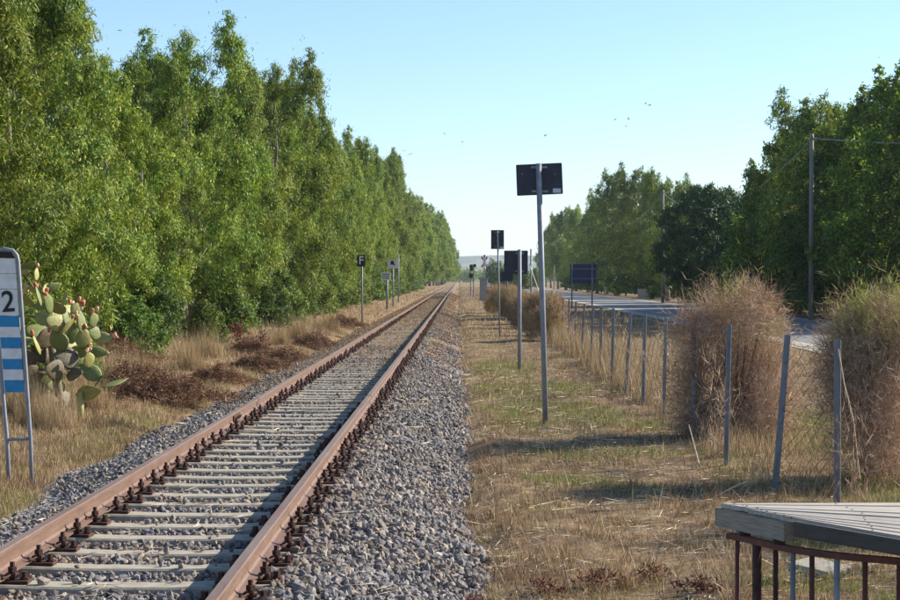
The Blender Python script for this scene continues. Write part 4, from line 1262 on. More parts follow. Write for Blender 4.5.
def back_sign(name, label, base, topy, rect, pr, sticker=True, lean=0.0, px_top=None):
    b, d = base_at(*base)
    t = empty(name, b, label, 'sign')
    tp = at(px_top or base[0], topy, d) - b
    pole_mb(tp.z, pr, (tp.x, 0), 10).build('post', M['galv'], t, smooth=True)
    x0, y0, x1, y1 = rect
    a = at(x0, y0, d) - b; c = at(x1, y1, d) - b
    bo = MB().bevbox(a.x, c.x, pr + .012, pr + .032, c.z, a.z, .012).build('board', M['signback'], t)
    for f_ in (.12, .88):
        zz = a.z + (c.z - a.z) * f_
        MB().bevbox(tp.x - .10, tp.x + .10, pr - .012, pr + .0125, zz - .016, zz + .016, .004).build('bracket', M['galv'], t)
    if sticker:
        MB().box(c.x - .15, c.x - .02, pr + .009, pr + .0118, c.z + .02, c.z + .09).build('sticker', M['sticker'], bo)
    MB().bevbox(-.12, .12, -.12, .12, -.2, -.01, .02).build('footing', M['concrete'], t)
    return t, b, d
back_sign('railway_sign', 'narrow upright dark sign on thin post, seen from behind by the track', (500, 336), 231, (491, 230, 504, 249), .032, px_top=497.5)
t, b, d = back_sign('railway_sign', 'square dark sign back on short pale post left of the tall sign', (519.5, 371), 249.5, (504.2, 250.5, 528, 274), .045, False)
# round fixing plates on it
b2, d2 = base_at(505, 318)
t2 = empty('distant_sign', b2, 'small low dark sign back just behind the square sign', 'sign')
c = at(501, 272, d2) - b2; e = at(513, 281, d2) - b2
MB().bevbox(c.x, e.x, -.01, .01, e.z, c.z, .008).build('board', M['signback'], t2)
MB().tube([((c.x + e.x) / 2, .045, -.2), ((c.x + e.x) / 2, .045, c.z)], .035, 8).build('post', M['galv'], t2)

# blue board on two posts
d = 128.0
b = at(582.5, 300, d); b.z = gz(b)
t = empty('road_sign', b, 'large dark blue road sign back on two posts by the road', 'sign')
a = at(570, 264, d) - b; c = at(596.5, 283.5, d) - b
MB().bevbox(a.x, c.x, 0, .03, c.z, a.z, .012).build('board', M['blueback'], t)
for px in (571.8, 592):
    x = (at(px, 280, d) - b).x
    MB().tube([(x, -.05, -.3), (x, -.05, a.z + .02)], .05, 8).build('post', M['post'], t, smooth=True)
for zz in (.25, .75):
    z_ = c.z + (a.z - c.z) * zz
    MB().box(a.x + .05, c.x - .05, -.025, -.001, z_ - .03, z_ + .03).build('rail_bar', M['post'], t)

# stayed pole
b, d = base_at(531, 317)
t = empty('stayed_pole', b, 'thin metal pole with slanting white stay right of the square sign', 'pole')
tp = at(531, 249, d) - b
MB().tube([(0, 0, -.2), (0, 0, tp.z)], .05, 8).build('post', M['galv'], t, smooth=True)
a = at(529.2, 264, d) - b; c = at(541, 288, d) - b
MB().tube([(a.x, -.05, a.z), (c.x + .35, -.4, 0.0)], .026, 6).build('stay', M['white'], t)

# left side small signs
def text_mesh(s, size, mat, depth=.003):
    cu = bpy.data.curves.new('txt', 'FONT'); cu.body = s; cu.size = size; cu.extrude = depth
    cu.align_x = 'CENTER'; cu.align_y = 'CENTER'; cu.offset = size * .012
    o = bpy.data.objects.new('txt', cu); COL.objects.link(o)
    bpy.context.view_layer.update()
    me = bpy.data.meshes.new_from_object(o.evaluated_get(bpy.context.evaluated_depsgraph_get()))
    bpy.data.objects.remove(o); bpy.data.curves.remove(cu)
    me.materials.clear(); me.materials.append(mat)
    return me

b, d = base_at(362, 322, 1.95)
t = empty('letter_sign', b, 'small black sign with white letter F on thin post', 'sign')
tp = at(361.5, 255, d) - b
MB().tube([(0, .03, -.2), (0, .03, tp.z)], .036, 8).build('post', M['galv'], t, smooth=True)
a = at(357.2, 254.8, d) - b; c = at(365.3, 266.5, d) - b
bo = MB().bevbox(a.x, c.x, -.03, -.008, c.z, a.z, .01).build('board', M['black'], t)
obj('letter', text_mesh('F', .52, M['white']), bo, ((a.x + c.x) / 2, -.034, (a.z + c.z) / 2), (math.pi / 2, 0, 0))
b, d = base_at(387, 309, 1.95)
t = empty('notice_sign', b, 'low white notice board with grey lines on a post', 'sign')
a = at(381.4, 272.3, d) - b; c = at(390.6, 280.2, d) - b
bo = MB().bevbox(a.x, c.x, -.04, -.02, c.z, a.z, .01).build('board', M['white'], t)
for k in range(3):
    z_ = c.z + (a.z - c.z) * (.25 + .25 * k)
    MB().box(a.x + .06, c.x - .06, -.044, -.0405, z_ - .03, z_ + .03).build('line', M['post'], bo)
MB().tube([(0, .03, -.2), (0, .03, a.z)], .07, 8).build('post', M['galv'], t, smooth=True)
b, d = base_at(393, 307, 1.95)
t = empty('pictogram_sign', b, 'white trackside sign with black mark, higher than the notice board', 'sign')
a = at(387.3, 259.5, d) - b; c = at(397.5, 268.4, d) - b
bo = MB().bevbox(a.x, c.x, -.04, -.02, c.z, a.z, .01).build('board', M['white'], t)
w_ = (c.x - a.x); hgt = a.z - c.z
MB().add([(a.x + w_ * .28, -.0425, c.z + hgt * .45), (a.x + w_ * .75, -.0425, c.z + hgt * .35), (a.x + w_ * .58, -.0425, c.z + hgt * .9), (a.x + w_ * .36, -.0425, c.z + hgt * .85)], [(0, 1, 2, 3)]).build('mark', M['black'], bo)
MB().tube([(0, .03, -.2), (0, .03, a.z)], .05, 8).build('post', M['galv'], t, smooth=True)
b, d = base_at(398.5, 302.5, 1.95)
t = empty('trackside_pole', b, 'thin bare pole behind the small white signs left of the track', 'pole')
tp = at(398.5, 254, d) - b
MB().tube([(0, 0, -.2), (0, 0, tp.z)], .05, 8).build('post', M['galv'], t, smooth=True)
a = at(395, 264, d) - b
MB().bevbox(a.x, a.x + .22, -.06, -.04, a.z - .3, a.z + .05, .01).build('plate', M['white'], t)

# kilometre marker at far left
b, d = base_at(19.5, 471.5, 1.95)
b.z = gz(b)
t = empty('kilometre_marker', b, 'white and blue striped marker board with black digit 2 in leaning tube frame', 'sign')
def K(px, py): return at(px, py, d) - b
def edge(side, py):          # leaning frame: x of the left or right tube at a photo row
    f_ = (py - 260) / (470 - 260)
    xr = 17.5 + (31.5 - 17.5) * f_
    return xr - 27 * 1.0 + (4.0 * f_) if side == 'l' else xr
ptsl = [K(edge('l', y), y) for y in (474, 440, 390, 320, 262)]
ptsr = [K(edge('r', y), y) for y in (262, 320, 390, 440, 468)]
xl, xr = edge('l', 262), edge('r', 262)
arch = [K(xl + 1.2, 255.5), K(xl + 5.5, 250.5), K((xl + xr) / 2, 249), K(xr - 5.5, 250.5), K(xr - 1.2, 255.5)]
path = [Vector((p.x, 0, p.z)) for p in ptsl + arch + ptsr]
path[0].z = path[-1].z = -.2
MB().tube(path, .021, 10).build('tube_frame', M['galv'], t, smooth=True)
a, c = K(edge('l', 440), 440), K(edge('r', 440), 440)
MB().tube([(a.x, 0, a.z), (c.x, 0, c.z + .01)], .017, 8).build('crossbar', M['galv'], t, smooth=True)
rows_ = [(252, 258, 'black'), (258.4, 273.2, 'white'), (273.8, 288.8, 'white'), (289.4, 315.4, 'white'), (315.6, 327, 'blue'), (327, 337.4, 'white'), (337.4, 348.5, 'blue'), (348.5, 359, 'white'), (359, 369.6, 'blue'), (369.6, 380.2, 'white'), (380.2, 392.5, 'blue')]
for y0, y1, cname in rows_:
    i0, i1 = (2.6, 2.6)
    if y0 < 255: i0 = 6
    p = [K(edge('l', y0) + i0, y0), K(edge('r', y0) - i0, y0), K(edge('r', y1) - i1, y1), K(edge('l', y1) + i1, y1)]
    fr = [Vector((v_.x, -.012, v_.z)) for v_ in p]; bk = [Vector((v_.x, .002, v_.z)) for v_ in p]
    pn = MB().add(fr + bk, [(0, 3, 2, 1), (4, 5, 6, 7), (0, 1, 5, 4), (1, 2, 6, 5), (2, 3, 7, 6), (3, 0, 4, 7)]).build('panel', M[cname], t)
    if y0 == 289.4:
        cc = K((edge('l', 302) + edge('r', 302)) / 2 + .6, 302.5)
        dg = obj('digit', text_mesh('2', .30, M['black']), pn, (cc.x, -.016, cc.z), (math.pi / 2, math.radians(-3), 0), (.92, 1, 1))

# ------------------------------------------------------------------ prickly pear
b, d0 = base_at(68, 420, 1.93)
cactus = empty('prickly_pear', b, 'sprawling prickly pear cactus with orange fruit beside the marker', 'cactus')
rc = np.random.default_rng(31)
def ovoid(n=10, m=7):
    v = [(0, 0, 0)]; f = []
    for j in range(1, m):
        t_ = j / m; r = math.sin(t_ ** .82 * math.pi) * .5 * (1 - .12 * (1 - t_))
        for k in range(n):
            a = 6.283 * k / n
            v.append((r * math.cos(a), r * math.sin(a) * .16, t_))
    v.append((0, 0, 1))
    for k in range(n): f.append((0, 1 + (k + 1) % n, 1 + k))
    for j in range(m - 2):
        for k in range(n):
            k2 = (k + 1) % n; a0 = 1 + j * n
            f.append((a0 + k, a0 + k2, a0 + n + k2, a0 + n + k))
    e = len(v) - 1; a0 = 1 + (m - 2) * n
    for k in range(n): f.append((a0 + k, a0 + (k + 1) % n, e))
    return MB().add(v, f)
PAD = [ovoid().mesh('pad', M['pad'], True), ovoid().mesh('pad', M['padold'], True), ovoid().mesh('pad', M['padg'], True)]
for me in PAD:
    for p in me.polygons: p.use_smooth = True
FR = []
for mt in ('fruit', 'fruity'):
    mb = MB().tube([(0, 0, 0), (0, 0, .2), (0, 0, .6), (0, 0, .9), (0, 0, 1.0)], [.12, .26, .34, .28, .2], 7)
    FR.append(mb.mesh('fruit', M[mt], True))
# (px, py, length px, width px, old)
pads = [(36, 392, 26, 20, 1), (48, 404, 24, 18, 1), (30, 376, 26, 18, 1), (36, 344, 24, 18, 0), (54, 370, 24, 18, 1), (58, 308, 18, 13, 0), (38, 296, 18, 12, 0), (72, 334, 22, 15, 0), (76, 350, 22, 16, 0), (94, 333, 16, 12, 0), (66, 318, 20, 14, 0), (88, 360, 18, 13, 0), (106, 372, 18, 11, 0), (62, 398, 24, 18, 1), (60, 376, 28, 20, 1), (52, 356, 28, 22, 1), (44, 372, 24, 18, 1), (66, 358, 26, 20, 1), (46, 338, 26, 19, 1), (40, 352, 26, 18, 1), (36, 330, 26, 18, 0), (58, 340, 24, 17, 0), (70, 345, 25, 14, 0), (67, 328, 24, 17, 0), (55, 323, 22, 15, 0), (29, 316, 22, 15, 0), (44, 318, 22, 15, 0), (48, 303, 18, 12, 0), (40, 306, 18, 10, 0), (27, 300, 20, 12, 0), (34, 288, 17, 9, 0), (29, 282, 17, 9, 0), (27, 266, 18, 11, 0), (19, 270, 19, 9, 0), (46, 289, 16, 9, 0), (52, 287, 18, 8, 0), (64, 299, 18, 15, 0), (61, 313, 18, 12, 0), (81, 322, 22, 13, 0), (93, 320, 15, 13, 0), (83, 338, 20, 15, 0), (103, 338, 16, 11, 0), (84, 350, 16, 13, 0), (78, 361, 16, 13, 0), (74, 374, 18, 14, 1), (90, 372, 24, 14, 0), (100, 379, 17, 9, 0), (115, 383, 28, 11, 0), (88, 393, 20, 13, 0), (52, 386, 14, 11, 0), (62, 388, 13, 10, 0), (20, 340, 26, 18, 0), (14, 320, 24, 16, 0), (16, 298, 22, 14, 0), (24, 360, 26, 18, 1), (76, 308, 14, 10, 0), (36, 274, 13, 9, 0), (98, 352, 14, 10, 0)]
pp = []
root = Vector((0, 0, 0))
placed = [(root, None)]
pads.sort(key=lambda p: (p[0] - 60) ** 2 * .8 + (p[1] - 418) ** 2)
for (px, py, lp, wp, old) in pads:
    dd = d0 + rc.normal(0, .26)
    c = at(px, py, dd) - b
    best = min(placed, key=lambda q: (q[0] - c).length)
    ax = (c - best[0]); dist = ax.length
    if ax.length < 1e-4: ax = Vector((0, 0, 1))
    ax.normalize()
    L = max(lp * d0 / F_PX * 1.18, dist * 1.05)
    W = wp * d0 / F_PX * 1.30
    L = min(L, .62)
    zax = ax
    face = Vector((rc.normal(.45, .8), rc.normal(-.6, .4), rc.normal(.15, .3)))
    yax = (face - zax * face.dot(zax)).normalized()
    xax = yax.cross(zax).normalized()
    rm = Matrix((xax, yax, zax)).transposed().to_4x4()
    o = obj('pad', PAD[old if old else (2 if rc.random() < .45 else 0)], cactus)
    o.matrix_local = Matrix.Translation(c - ax * L * .5) @ rm @ Matrix.Diagonal((W, max(W, .2) * 1.0, L, 1))
    placed.append((c, o))
    tip = c + ax * L * .47
    if not old and py < 372 and rc.random() < .5:
        for q in range(rc.integers(1, 5)):
            fo = rc.normal(0, .25)
            fd = (ax + xax * rc.normal(0, .5) + yax * rc.normal(0, .2)).normalized()
            fp = c + ax * L * (.44 - abs(fo) * .25) + xax * W * fo * .9
            fr_ = obj('fruit', FR[int(rc.random() < .35)], cactus)
            qx = fd.orthogonal().normalized(); qy = fd.cross(qx)
            s = rc.uniform(.062, .085)
            fr_.matrix_local = Matrix.Translation(fp) @ Matrix((qx, qy, fd)).transposed().to_4x4() @ Matrix.Diagonal((s, s, s, 1))
MB().tube([(-.12, 0.05, -.15), (-.14, .05, .25), (-.2, .06, .7), (-.25, .06, 1.0)], [.085, .07, .06, .05], 8).build('stem', M['padold'], cactus, smooth=True)
p0 = at(79, 421, d0) - b; p1 = at(79, 400, d0) - b
MB().tube([(p0.x, 0, -.15), (p1.x + .01, 0, p1.z * .5), (p1.x, .02, p1.z + .1)], [.055, .05, .04], 8).build('stem', M['pad'], cactus, smooth=True)

# ------------------------------------------------------------------ wooden deck on iron railing
DZ = .855
deck = empty('wooden_deck', (1.9, 9.2, 0), 'weathered grey wooden deck on rusty iron railing in the near corner', 'deck')
DO = Vector(deck.location)
F0 = Vector((1.458, 9.72, DZ)); N0 = Vector((1.715, 9.17, DZ))
# fan of boards: left ends along F0-N0, right ends along a longer line
R0 = Vector((3.6, 9.80, DZ)); R1 = Vector((2.95, 7.15, DZ))
nb = 9
for k in range(nb):
    a0 = F0.lerp(N0, k / nb + .008); a1 = F0.lerp(N0, (k + 1) / nb - R.uniform(.006, .014))
    c0 = R0.lerp(R1, k / nb + .006); c1 = R0.lerp(R1, (k + 1) / nb - R.uniform(.004, .012))
    j = (c0 - a0).normalized() * R.uniform(-.02, .02)
    a0 = a0 + j; a1 = a1 + j
    dz = R.uniform(-.007, .004)
    org = (a0 + a1) / 2
    dirx = ((c0 + c1) / 2 - org); ln = dirx.length
    rz = math.atan2(dirx.y, dirx.x)
    Mi = Matrix.Rotation(-rz, 4, 'Z')
    tp_ = [Mi @ (p - org) for p in (a0, c0, c1, a1)]
    v_ = []
    for p in tp_: v_.append((p.x, p.y, dz))
    bev = .006
    cen = sum((p for p in tp_), Vector()) / 4
    top_ = []
    for p in tp_:
        q_ = Vector((p.x, p.y, 0)); s_ = (cen - q_); s_ = Vector((np.sign(s_.x) * bev, np.sign(s_.y) * bev, 0))
        top_.append((q_.x + s_.x, q_.y + s_.y, dz))
    mid_ = [(p.x, p.y, dz - bev) for p in tp_]; low_ = [(p.x, p.y, dz - .024) for p in tp_]
    o = MB().add(low_ + mid_ + top_, [(0, 1, 2, 3), (11, 10, 9, 8)] + [(l * 4 + (i + 1) % 4, l * 4 + i, l * 4 + 4 + i, l * 4 + 4 + (i + 1) % 4) for l in range(2) for i in range(4)])
    o = o.build('plank', M['wood'], deck, org - DO); o.rotation_euler = (0, 0, rz)
    for u_ in (.06, .62, 1.2):
        MB().tube([(u_, 0, dz - .004), (u_, 0, dz + .0025)], .006, 6).build('nail', M['rust'], o)
# end beam under the left ends and edge beam under the near side
def beam(a, c, w, z0, z1, name, mat, out=0.0):
    a = Vector(a); c = Vector(c); dd = c - a
    rz = math.atan2(dd.y, dd.x)
    o = MB().bevbox(0, dd.length, -w, 0, z0 - DZ, z1 - DZ, .006).build(name, mat, deck, Vector((a.x, a.y, DZ)) - DO)
    o.rotation_euler = (0, 0, rz)
    return o
dirl = (N0 - F0).normalized(); nl = Vector((-dirl.y, dirl.x, 0)) * -1
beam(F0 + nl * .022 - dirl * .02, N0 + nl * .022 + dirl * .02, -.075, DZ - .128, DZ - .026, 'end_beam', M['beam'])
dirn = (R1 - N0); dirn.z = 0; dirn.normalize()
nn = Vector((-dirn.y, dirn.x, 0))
beam(N0 + dirn * .12 - nn * .035, R1 - nn * .035, .028, DZ - .085, DZ - .008, 'edge_beam', M['shadebeam'])
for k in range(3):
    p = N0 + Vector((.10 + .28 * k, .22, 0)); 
    beam(p, p + Vector((.9, .0, 0)), .05, DZ - .085, DZ - .028, 'joist', M['shadebeam'])
# rusty rail, bent round, on balusters
railp = [at(729, 537, 9.62), at(745, 540, 9.52), at(789, 546.5, 9.16), at(840, 553, 8.92), at(900, 558.5, 8.75), at(1010, 566, 8.45)]
zr_ = DZ - .168
rp = [Vector((p.x, p.y, zr_)) for p in railp]
def smooth_path(p, n=5):
    out = []
    for i in range(len(p) - 1):
        a = p[max(i - 1, 0)]; b_ = p[i]; c = p[i + 1]; e = p[min(i + 2, len(p) - 1)]
        for k in range(n):
            t_ = k / n
            out.append(.5 * ((2 * b_) + (c - a) * t_ + (2 * a - 5 * b_ + 4 * c - e) * t_ * t_ + (3 * b_ - a - 3 * c + e) * t_ ** 3))
    out.append(p[-1]); return out
sp = smooth_path(rp)
mb = MB()
sec = [(-.022, -.016), (.022, -.016), (.022, .016), (-.022, .016)]
vv = []; ff = []
for i, p in enumerate(sp):
    t_ = (sp[min(i + 1, len(sp) - 1)] - sp[max(i - 1, 0)]); t_.z = 0; t_.normalize(); s_ = Vector((-t_.y, t_.x, 0))
    for a, h_ in sec: vv.append(p + s_ * a + Vector((0, 0, h_)) - DO)
for i in range(len(sp) - 1):
    for k in range(4): ff.append((i * 4 + k, i * 4 + (k + 1) % 4, i * 4 + 4 + (k + 1) % 4, i * 4 + 4 + k))
ff += [(3, 2, 1, 0), tuple(len(vv) - 4 + k for k in range(4))]
mb.add(vv, ff).build('handrail', M['rust_red'], deck)
for px, r_, mt in [(737.8, .013, 'rust_red'), (757.3, .025, 'rust'), (776, .014, 'rust'), (793.3, .014, 'post'), (812.3, .014, 'rust_red'), (837.3, .016, 'galv'), (865.5, .014, 'rust_red'), (899.5, .014, 'rust_red'), (935, .014, 'rust_red'), (975, .014, 'rust_red')]:
    best = min(sp, key=lambda p: abs((p.x / p.y * F_PX + VPX) - px))
    i = sp.index(best)
    j = min(i + 1, len(sp) - 1) if best.x / best.y * F_PX + VPX < px else max(i - 1, 0)
    o_ = sp[j]
    f0 = best.x / best.y * F_PX + VPX; f1 = o_.x / o_.y * F_PX + VPX
    w_ = (px - f0) / (f1 - f0) if abs(f1 - f0) > 1e-3 else 0
    p = best.lerp(o_, w_)
    g_ = float(ground_z(p.x, p.y))
    MB().tube([(p.x - DO.x, p.y - DO.y, g_ - .15), (p.x - DO.x, p.y - DO.y, zr_ - .012)], r_, 8).build('baluster', M[mt], deck, smooth=True)
# spacer blocks between railing and beams, rear legs
for px in (745, 775):
    best = min(sp, key=lambda p: abs((p.x / p.y * F_PX + VPX) - px))
    MB().bevbox(best.x - DO.x - .03, best.x - DO.x + .03, best.y - DO.y - .02, best.y - DO.y + .02, zr_ + .015, DZ - .127, .003).build('spacer', M['rust'], deck)
for (x, y) in ((2.75, 9.66), (3.4, 9.7), (3.3, 8.1)):
    MB().bevbox(x - DO.x - .03, x - DO.x + .03, y - DO.y - .03, y - DO.y + .03, float(ground_z(x, y)) - .15, DZ - .027, .005).build('leg', M['rust'], deck)
# pale slab lying under it
sx, sy = 2.05, 10.9
c = at(832, 572, 12.0); x, y = c.x, 12.4
t = MB().bevbox(-.13, .13, -.2, .2, -.03, .03, .015).build('concrete_slab', M['sleeper'], None, (x, y, float(ground_z(x, y)) + .015))
t.rotation_euler = (0.05, -.08, .6)
tag(t, 'broken pale concrete slab lying in the grass behind the railing', 'slab')
# dead branches on the ground
for k, (px, py, L, rz, lb) in enumerate([(700, 466, .55, 1.9, 'pale dead stick leaning at the foot of the dry bush'), (745, 487, .7, .5, 'bare dead branch on the ground before the leaning fence post'), (600, 512, .9, .2, 'long pale dead stalk lying across the stubble'), (640, 478, .6, -.2, 'pale dead stalk in the stubble near the bush shadow'), (720, 497, .6, .35, 'curved dead twig just left of the wooden deck'), (870, 570, .8, .35, 'pale stick lying behind the deck railing')]):
    d = 2.08 * F_PX / (py - VPY); x = (px - VPX) / F_PX * d
    g0 = float(ground_z(x, d)) + .015
    ca, sa = math.cos(rz), math.sin(rz)
    pts = [(u * L * ca - .06 * L * math.sin(u * 5 + k) * sa, u * L * sa + .06 * L * math.sin(u * 5 + k) * ca, .015 + (.10 if k in (1, 4) else .02) * math.sin(u * 3.1) + (.35 * u if k == 0 else 0)) for u in np.linspace(-.5, .5, 6)] if k else [(u * L * ca * .5, u * L * sa * .5, .45 * u) for u in np.linspace(0, 1, 5)]
    mb = MB().tube(pts, [.010, .009, .008, .007, .005, .003][:len(pts)], 5)
    m_ = Vector(pts[len(pts) // 2])
    mb.tube([m_, m_ + Vector((.14, .05, .05))], [.005, .002], 4)
    tag(mb.build('dead_branch', M['litter'], None, (x, d, g0)), lb, 'branch', 'dead branches on the ground')

# ------------------------------------------------------------------ utility poles and cables
polepos = [(22.5, 55.0, 6.6, 'polewood'), (17.9, 89.0, 9.5, 'polewood'), (18.1, 155.5, 10.0, 'polewood'), (18.6, 223.0, 9.5, 'poleconc'), (19.0, 350.0, 9.7, 'poleconc')]
plab = [None, 'tall grey-brown utility pole at the far edge of the road, carrying the cable', 'dark wooden utility pole beside the round pine', 'pale utility pole in front of the tall eucalyptus', 'far pale utility pole near the left end of the right trees']
tops = []
for k, (x, y, h, mt) in enumerate(polepos):
    z = float(ground_z(x, y))
    tops.append(Vector((x, y, z + h - .25)))
    t = empty('utility_pole', (x, y, z), plab[k] or 'utility pole beyond the right edge of the picture carrying the cable', 'utility pole', 'utility poles along the road')
    r_ = .15
    MB().tube([(0, 0, -.4), (0, 0, h * .5), (0, 0, h)], [r_, r_ * .85, r_ * .7], 12).build('shaft', M[mt], t, smooth=True)
    MB().bevbox(-.14, .14, -.03, .03, h - .35, h - .27, .008, Matrix.Translation((0, -.12, 0))).build('bracket', M['galv'], t)
    MB().tube([(.0, -.16, h - .27), (0, -.16, h - .14)], [.05, .03], 8).build('insulator', M['black'], t)
for k in range(len(tops) - 1):
    a, b_ = tops[k].copy(), tops[k + 1].copy()
    a.y -= .16; b_.y -= .16
    sag = [.2, 2.4, 1.5, 2.0][k]
    pts = curve_between(a, b_, sag, 25)
    o = a
    mb = MB().tube([p - o for p in pts], .02, 6)
    tag(mb.build('overhead_cable', M['cable'], None, o, smooth=True), ['overhead cable running off to the right from the tall pole', 'sagging overhead cable between tall pole and dark wooden pole', 'sagging overhead cable left of the dark wooden pole', 'far sagging overhead cable between the two pale poles'][k], 'cable', 'overhead cables')

# low wall and garden fence across the road
x, y = 20.9, 190
t = empty('low_wall', (x, y, 0), 'low pale garden wall across the road under the trees', 'wall')
MB().bevbox(-1.5, 1.6, -.12, .12, -.2, .95, .02).build('wall', M['concrete'], t)
MB().bevbox(-1.55, 1.65, -.16, .16, .95, 1.03, .02).build('coping', M['concrete'], t)
t = empty('iron_fence', (20.6, 158, 0), 'dark iron garden fence across the road under the trees', 'fence')
for k in range(22):
    MB().tube([(0, -6 + k * .6, -.1), (0, -6 + k * .6, 1.35)], .03, 5).build('bar', M['rust'], t)
for z_ in (.25, 1.2):
    MB().tube([(0, -6.1, z_), (0, 6.8, z_)], .025, 5).build('rail', M['rust'], t)

# ------------------------------------------------------------------ level crossing in the distance
cd = empty('crossing_deck', (TRACK_X, 170, Z_SLEEP), 'dark boarded level crossing between the rails in the distance', 'crossing')
for y0, y1 in ((-9, -5.5), (3, 7)):
    n_ = int((y1 - y0) / .8)
    MB().bevbox(-.66, .66, y0, y1, -.05, .13, .02).build('panel', M['rubber'], cd)
MB().bevbox(-1.5, -.86, -14, -13, -.15, .02, .02).build('panel', M['rubber'], cd)
b = Vector((at(471.5, 296, 205).x, 205, 0)); b.z = gz(b)
t = empty('crossing_signal', b, 'pair of black signal heads on twin posts at the level crossing', 'signal')
d = 205
for px in (470.6, 473.6):
    x = (at(px, 280, d) - b).x
    MB().tube([(x, 0, -.2), (x, 0, (at(px, 267, d) - b).z)], .06, 8).build('post', M['post'], t)
for (x0, y0, x1, y1) in ((469.6, 264.5, 473, 270.5), (473.2, 264, 476.2, 267.2), (469, 273.6, 472.8, 278)):
    a = at(x0, y0, d) - b; c = at(x1, y1, d) - b
    hd = MB().bevbox(a.x, c.x, -.12, .10, c.z, a.z, .05).build('signal_head', M['black'], t)
    MB().tube([((a.x + c.x) / 2, .1, (a.z + c.z) / 2), ((a.x + c.x) / 2, .28, (a.z + c.z) / 2)], .11, 8, False).build('hood', M['black'], hd)
# relay cabinet
d = 167.0
b = at(483.6, 301, d); b.z = gz(b)
t = empty('relay_cabinet', b, 'grey upright equipment cabinet beside the level crossing', 'cabinet')
MB().bevbox(-.37, .37, -.35, .35, -.1, 2.05, .02).build('body', M['grey_box'], t)
MB().bevbox(-.43, .43, -.42, .42, 2.05, 2.15, .02).build('roof', M['grey_box'], t)
dr = MB().bevbox(-.31, .31, -.375, -.352, .12, 1.95, .01).build('door', M['grey_box'], t)
MB().bevbox(.2, .24, -.40, -.376, .95, 1.1, .006).build('handle', M['black'], dr)
# red and white crossing cross
d = 185.0
b = at(484.4, 300, d); b.z = gz(b)
t = empty('crossing_cross', b, 'red and white crossing cross on a post above the cabinet', 'sign')
top = at(484.2, 256, d) - b
MB().tube([(0, .05, -.2), (0, .05, top.z - .1)], .06, 8).build('post', M['galv'], t)
cz = (at(484.5, 262, d) - b).z
for sg in (1, -1):
    ar = empty if False else None
    ang = math.radians(62 * sg)
    Mx = Matrix.Translation((0, -.02 * (1 if sg > 0 else 0) - .03, cz)) @ Matrix.Rotation(-ang, 4, 'Y')
    MB().bevbox(-.62, .62, -.01, .008, -.09, .09, .008, Mx).build('arm', M['white'], t)
    for s in (-1, 1):
        x0, x1 = sorted((s * .36, s * .622))
        MB().bevbox(x0, x1, -.0135, .0105, -.092, .092, .006, Mx).build('arm_end', M['red'], t)
MB().tube([(0, .05, top.z - .12), (0, .05, top.z + .12)], .09, 8).build('lamp_hood', M['black'], t)
# raised barrier arm on its post
d = 178.0
b = at(491, 300, d); b.z = gz(b)
t = empty('barrier_post', b, 'thin post with short slanting white arm by the crossing cross', 'barrier')
hh = (at(491, 262, d) - b).z
MB().tube([(0, 0, -.2), (0, 0, hh)], .05, 8).build('post', M['post'], t)
a = at(486.5, 266, d) - b; c = at(491.5, 262, d) - b
MB().bevbox(0, (c - a).length, -.04, .04, -.10, .10, .01, Matrix.Translation((a.x, -.1, a.z)) @ Matrix.Rotation(-math.atan2(c.z - a.z, c.x - a.x), 4, 'Y')).build('arm', M['white'], t)

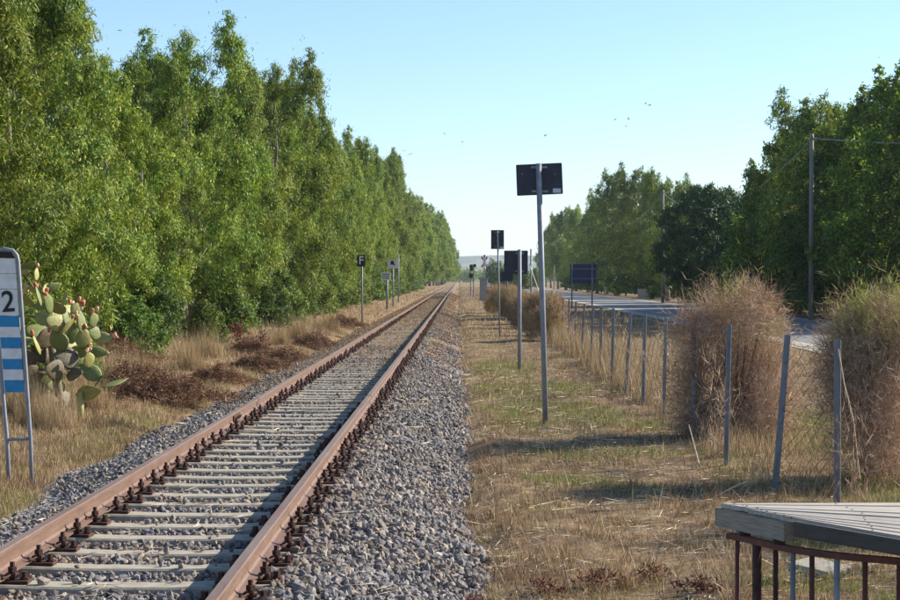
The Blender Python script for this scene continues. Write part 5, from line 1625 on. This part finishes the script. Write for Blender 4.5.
# ------------------------------------------------------------------ birds
def bird_mesh(seed):
    rng = np.random.default_rng(seed)
    dih = rng.uniform(.05, .35); sw = rng.uniform(-.1, .15)
    v = [(0, -.16, 0), (.035, -.05, .02), (-.035, -.05, .02), (.03, .10, .015), (-.03, .10, .015), (0, .24, 0), (0, -.02, -.04), (0, .08, .05)]
    body = [(0, 6, 1), (0, 2, 6), (0, 1, 7), (0, 7, 2), (1, 6, 3), (2, 4, 6), (3, 6, 5), (4, 5, 6), (1, 3, 7), (2, 7, 4), (3, 5, 7), (4, 7, 5)]
    b_ = MB().add(v, body).mesh('body', M['bird'])
    ws = []
    for s in (1, -1):
        w = [(s * .02, -.06, .02), (s * .02, .09, .02), (s * .25, .07, .02 + .25 * dih * 1.4), (s * .25, -.07 + sw, .02 + .25 * dih * 1.4), (s * .52, .06 + sw, .02 + .4 * dih)]
        w2 = [(x, y, z - .012) for x, y, z in w]
        ws.append(MB().add(w + w2, [(0, 1, 2, 3), (3, 2, 4), (5, 8, 7, 6), (8, 9, 7), (0, 3, 8, 5), (3, 4, 9, 8), (4, 2, 7, 9), (2, 1, 6, 7), (1, 0, 5, 6)]).mesh('wing', M['bird']))
    return b_, ws
bp = [(329.5, 137, 'bird just above the left tree skyline'), (326, 141, 'lower bird of the pair by the left tree skyline'), (404, 151, 'upper bird of the pair low in the sky right of the left trees'), (410, 154.5, 'lowest bird in the sky right of the left trees'), (445, 134, 'bird in mid sky above the far track'), (462, 142, 'bird in mid sky left of the tall sign'), (545, 136, 'lone bird right above the tall sign'), (614.6, 120, 'leftmost bird of the right-hand flock'), (628.5, 119.5, 'upper bird in the middle of the right-hand flock'), (625.6, 126.5, 'lowest bird of the right-hand flock'), (645.4, 104, 'topmost bird in the sky, left of its pair'), (649, 105.5, 'topmost pair, right-hand bird')]
for k, (px, py, lb) in enumerate(bp):
    d = 190 + 25 * math.sin(k * 2.1)
    bm, ws = bird_mesh(100 + k)
    t = empty('bird', at(px, py, d), lb, 'bird', 'birds flying in the sky')
    t.rotation_euler = (.15 * math.sin(k), .35 * math.sin(k * 1.7), 1.2 * math.sin(k * 3.3))
    for q_ in [obj('body', bm, t)] + [obj('wing', w, t) for w in ws]: q_.scale = (.78, .78, .78)

# ------------------------------------------------------------------ air
hz_m = bpy.data.materials.new('haze_air'); hz_m.use_nodes = True
nt = hz_m.node_tree
nt.nodes.remove(nt.nodes['Principled BSDF'])
pv = nt.nodes.new('ShaderNodeVolumePrincipled')
pv.inputs['Color'].default_value = (0.70, 0.85, 1.0, 1)
pv.inputs['Density'].default_value = 0.00012
pv.inputs['Anisotropy'].default_value = 0.2
nt.links.new(pv.outputs[0], nt.nodes['Material Output'].inputs['Volume'])
hz_o = MB().box(-4200, 4200, -70, 7200, -6, 75).build('haze', hz_m)
tag(hz_o, kind='stuff')
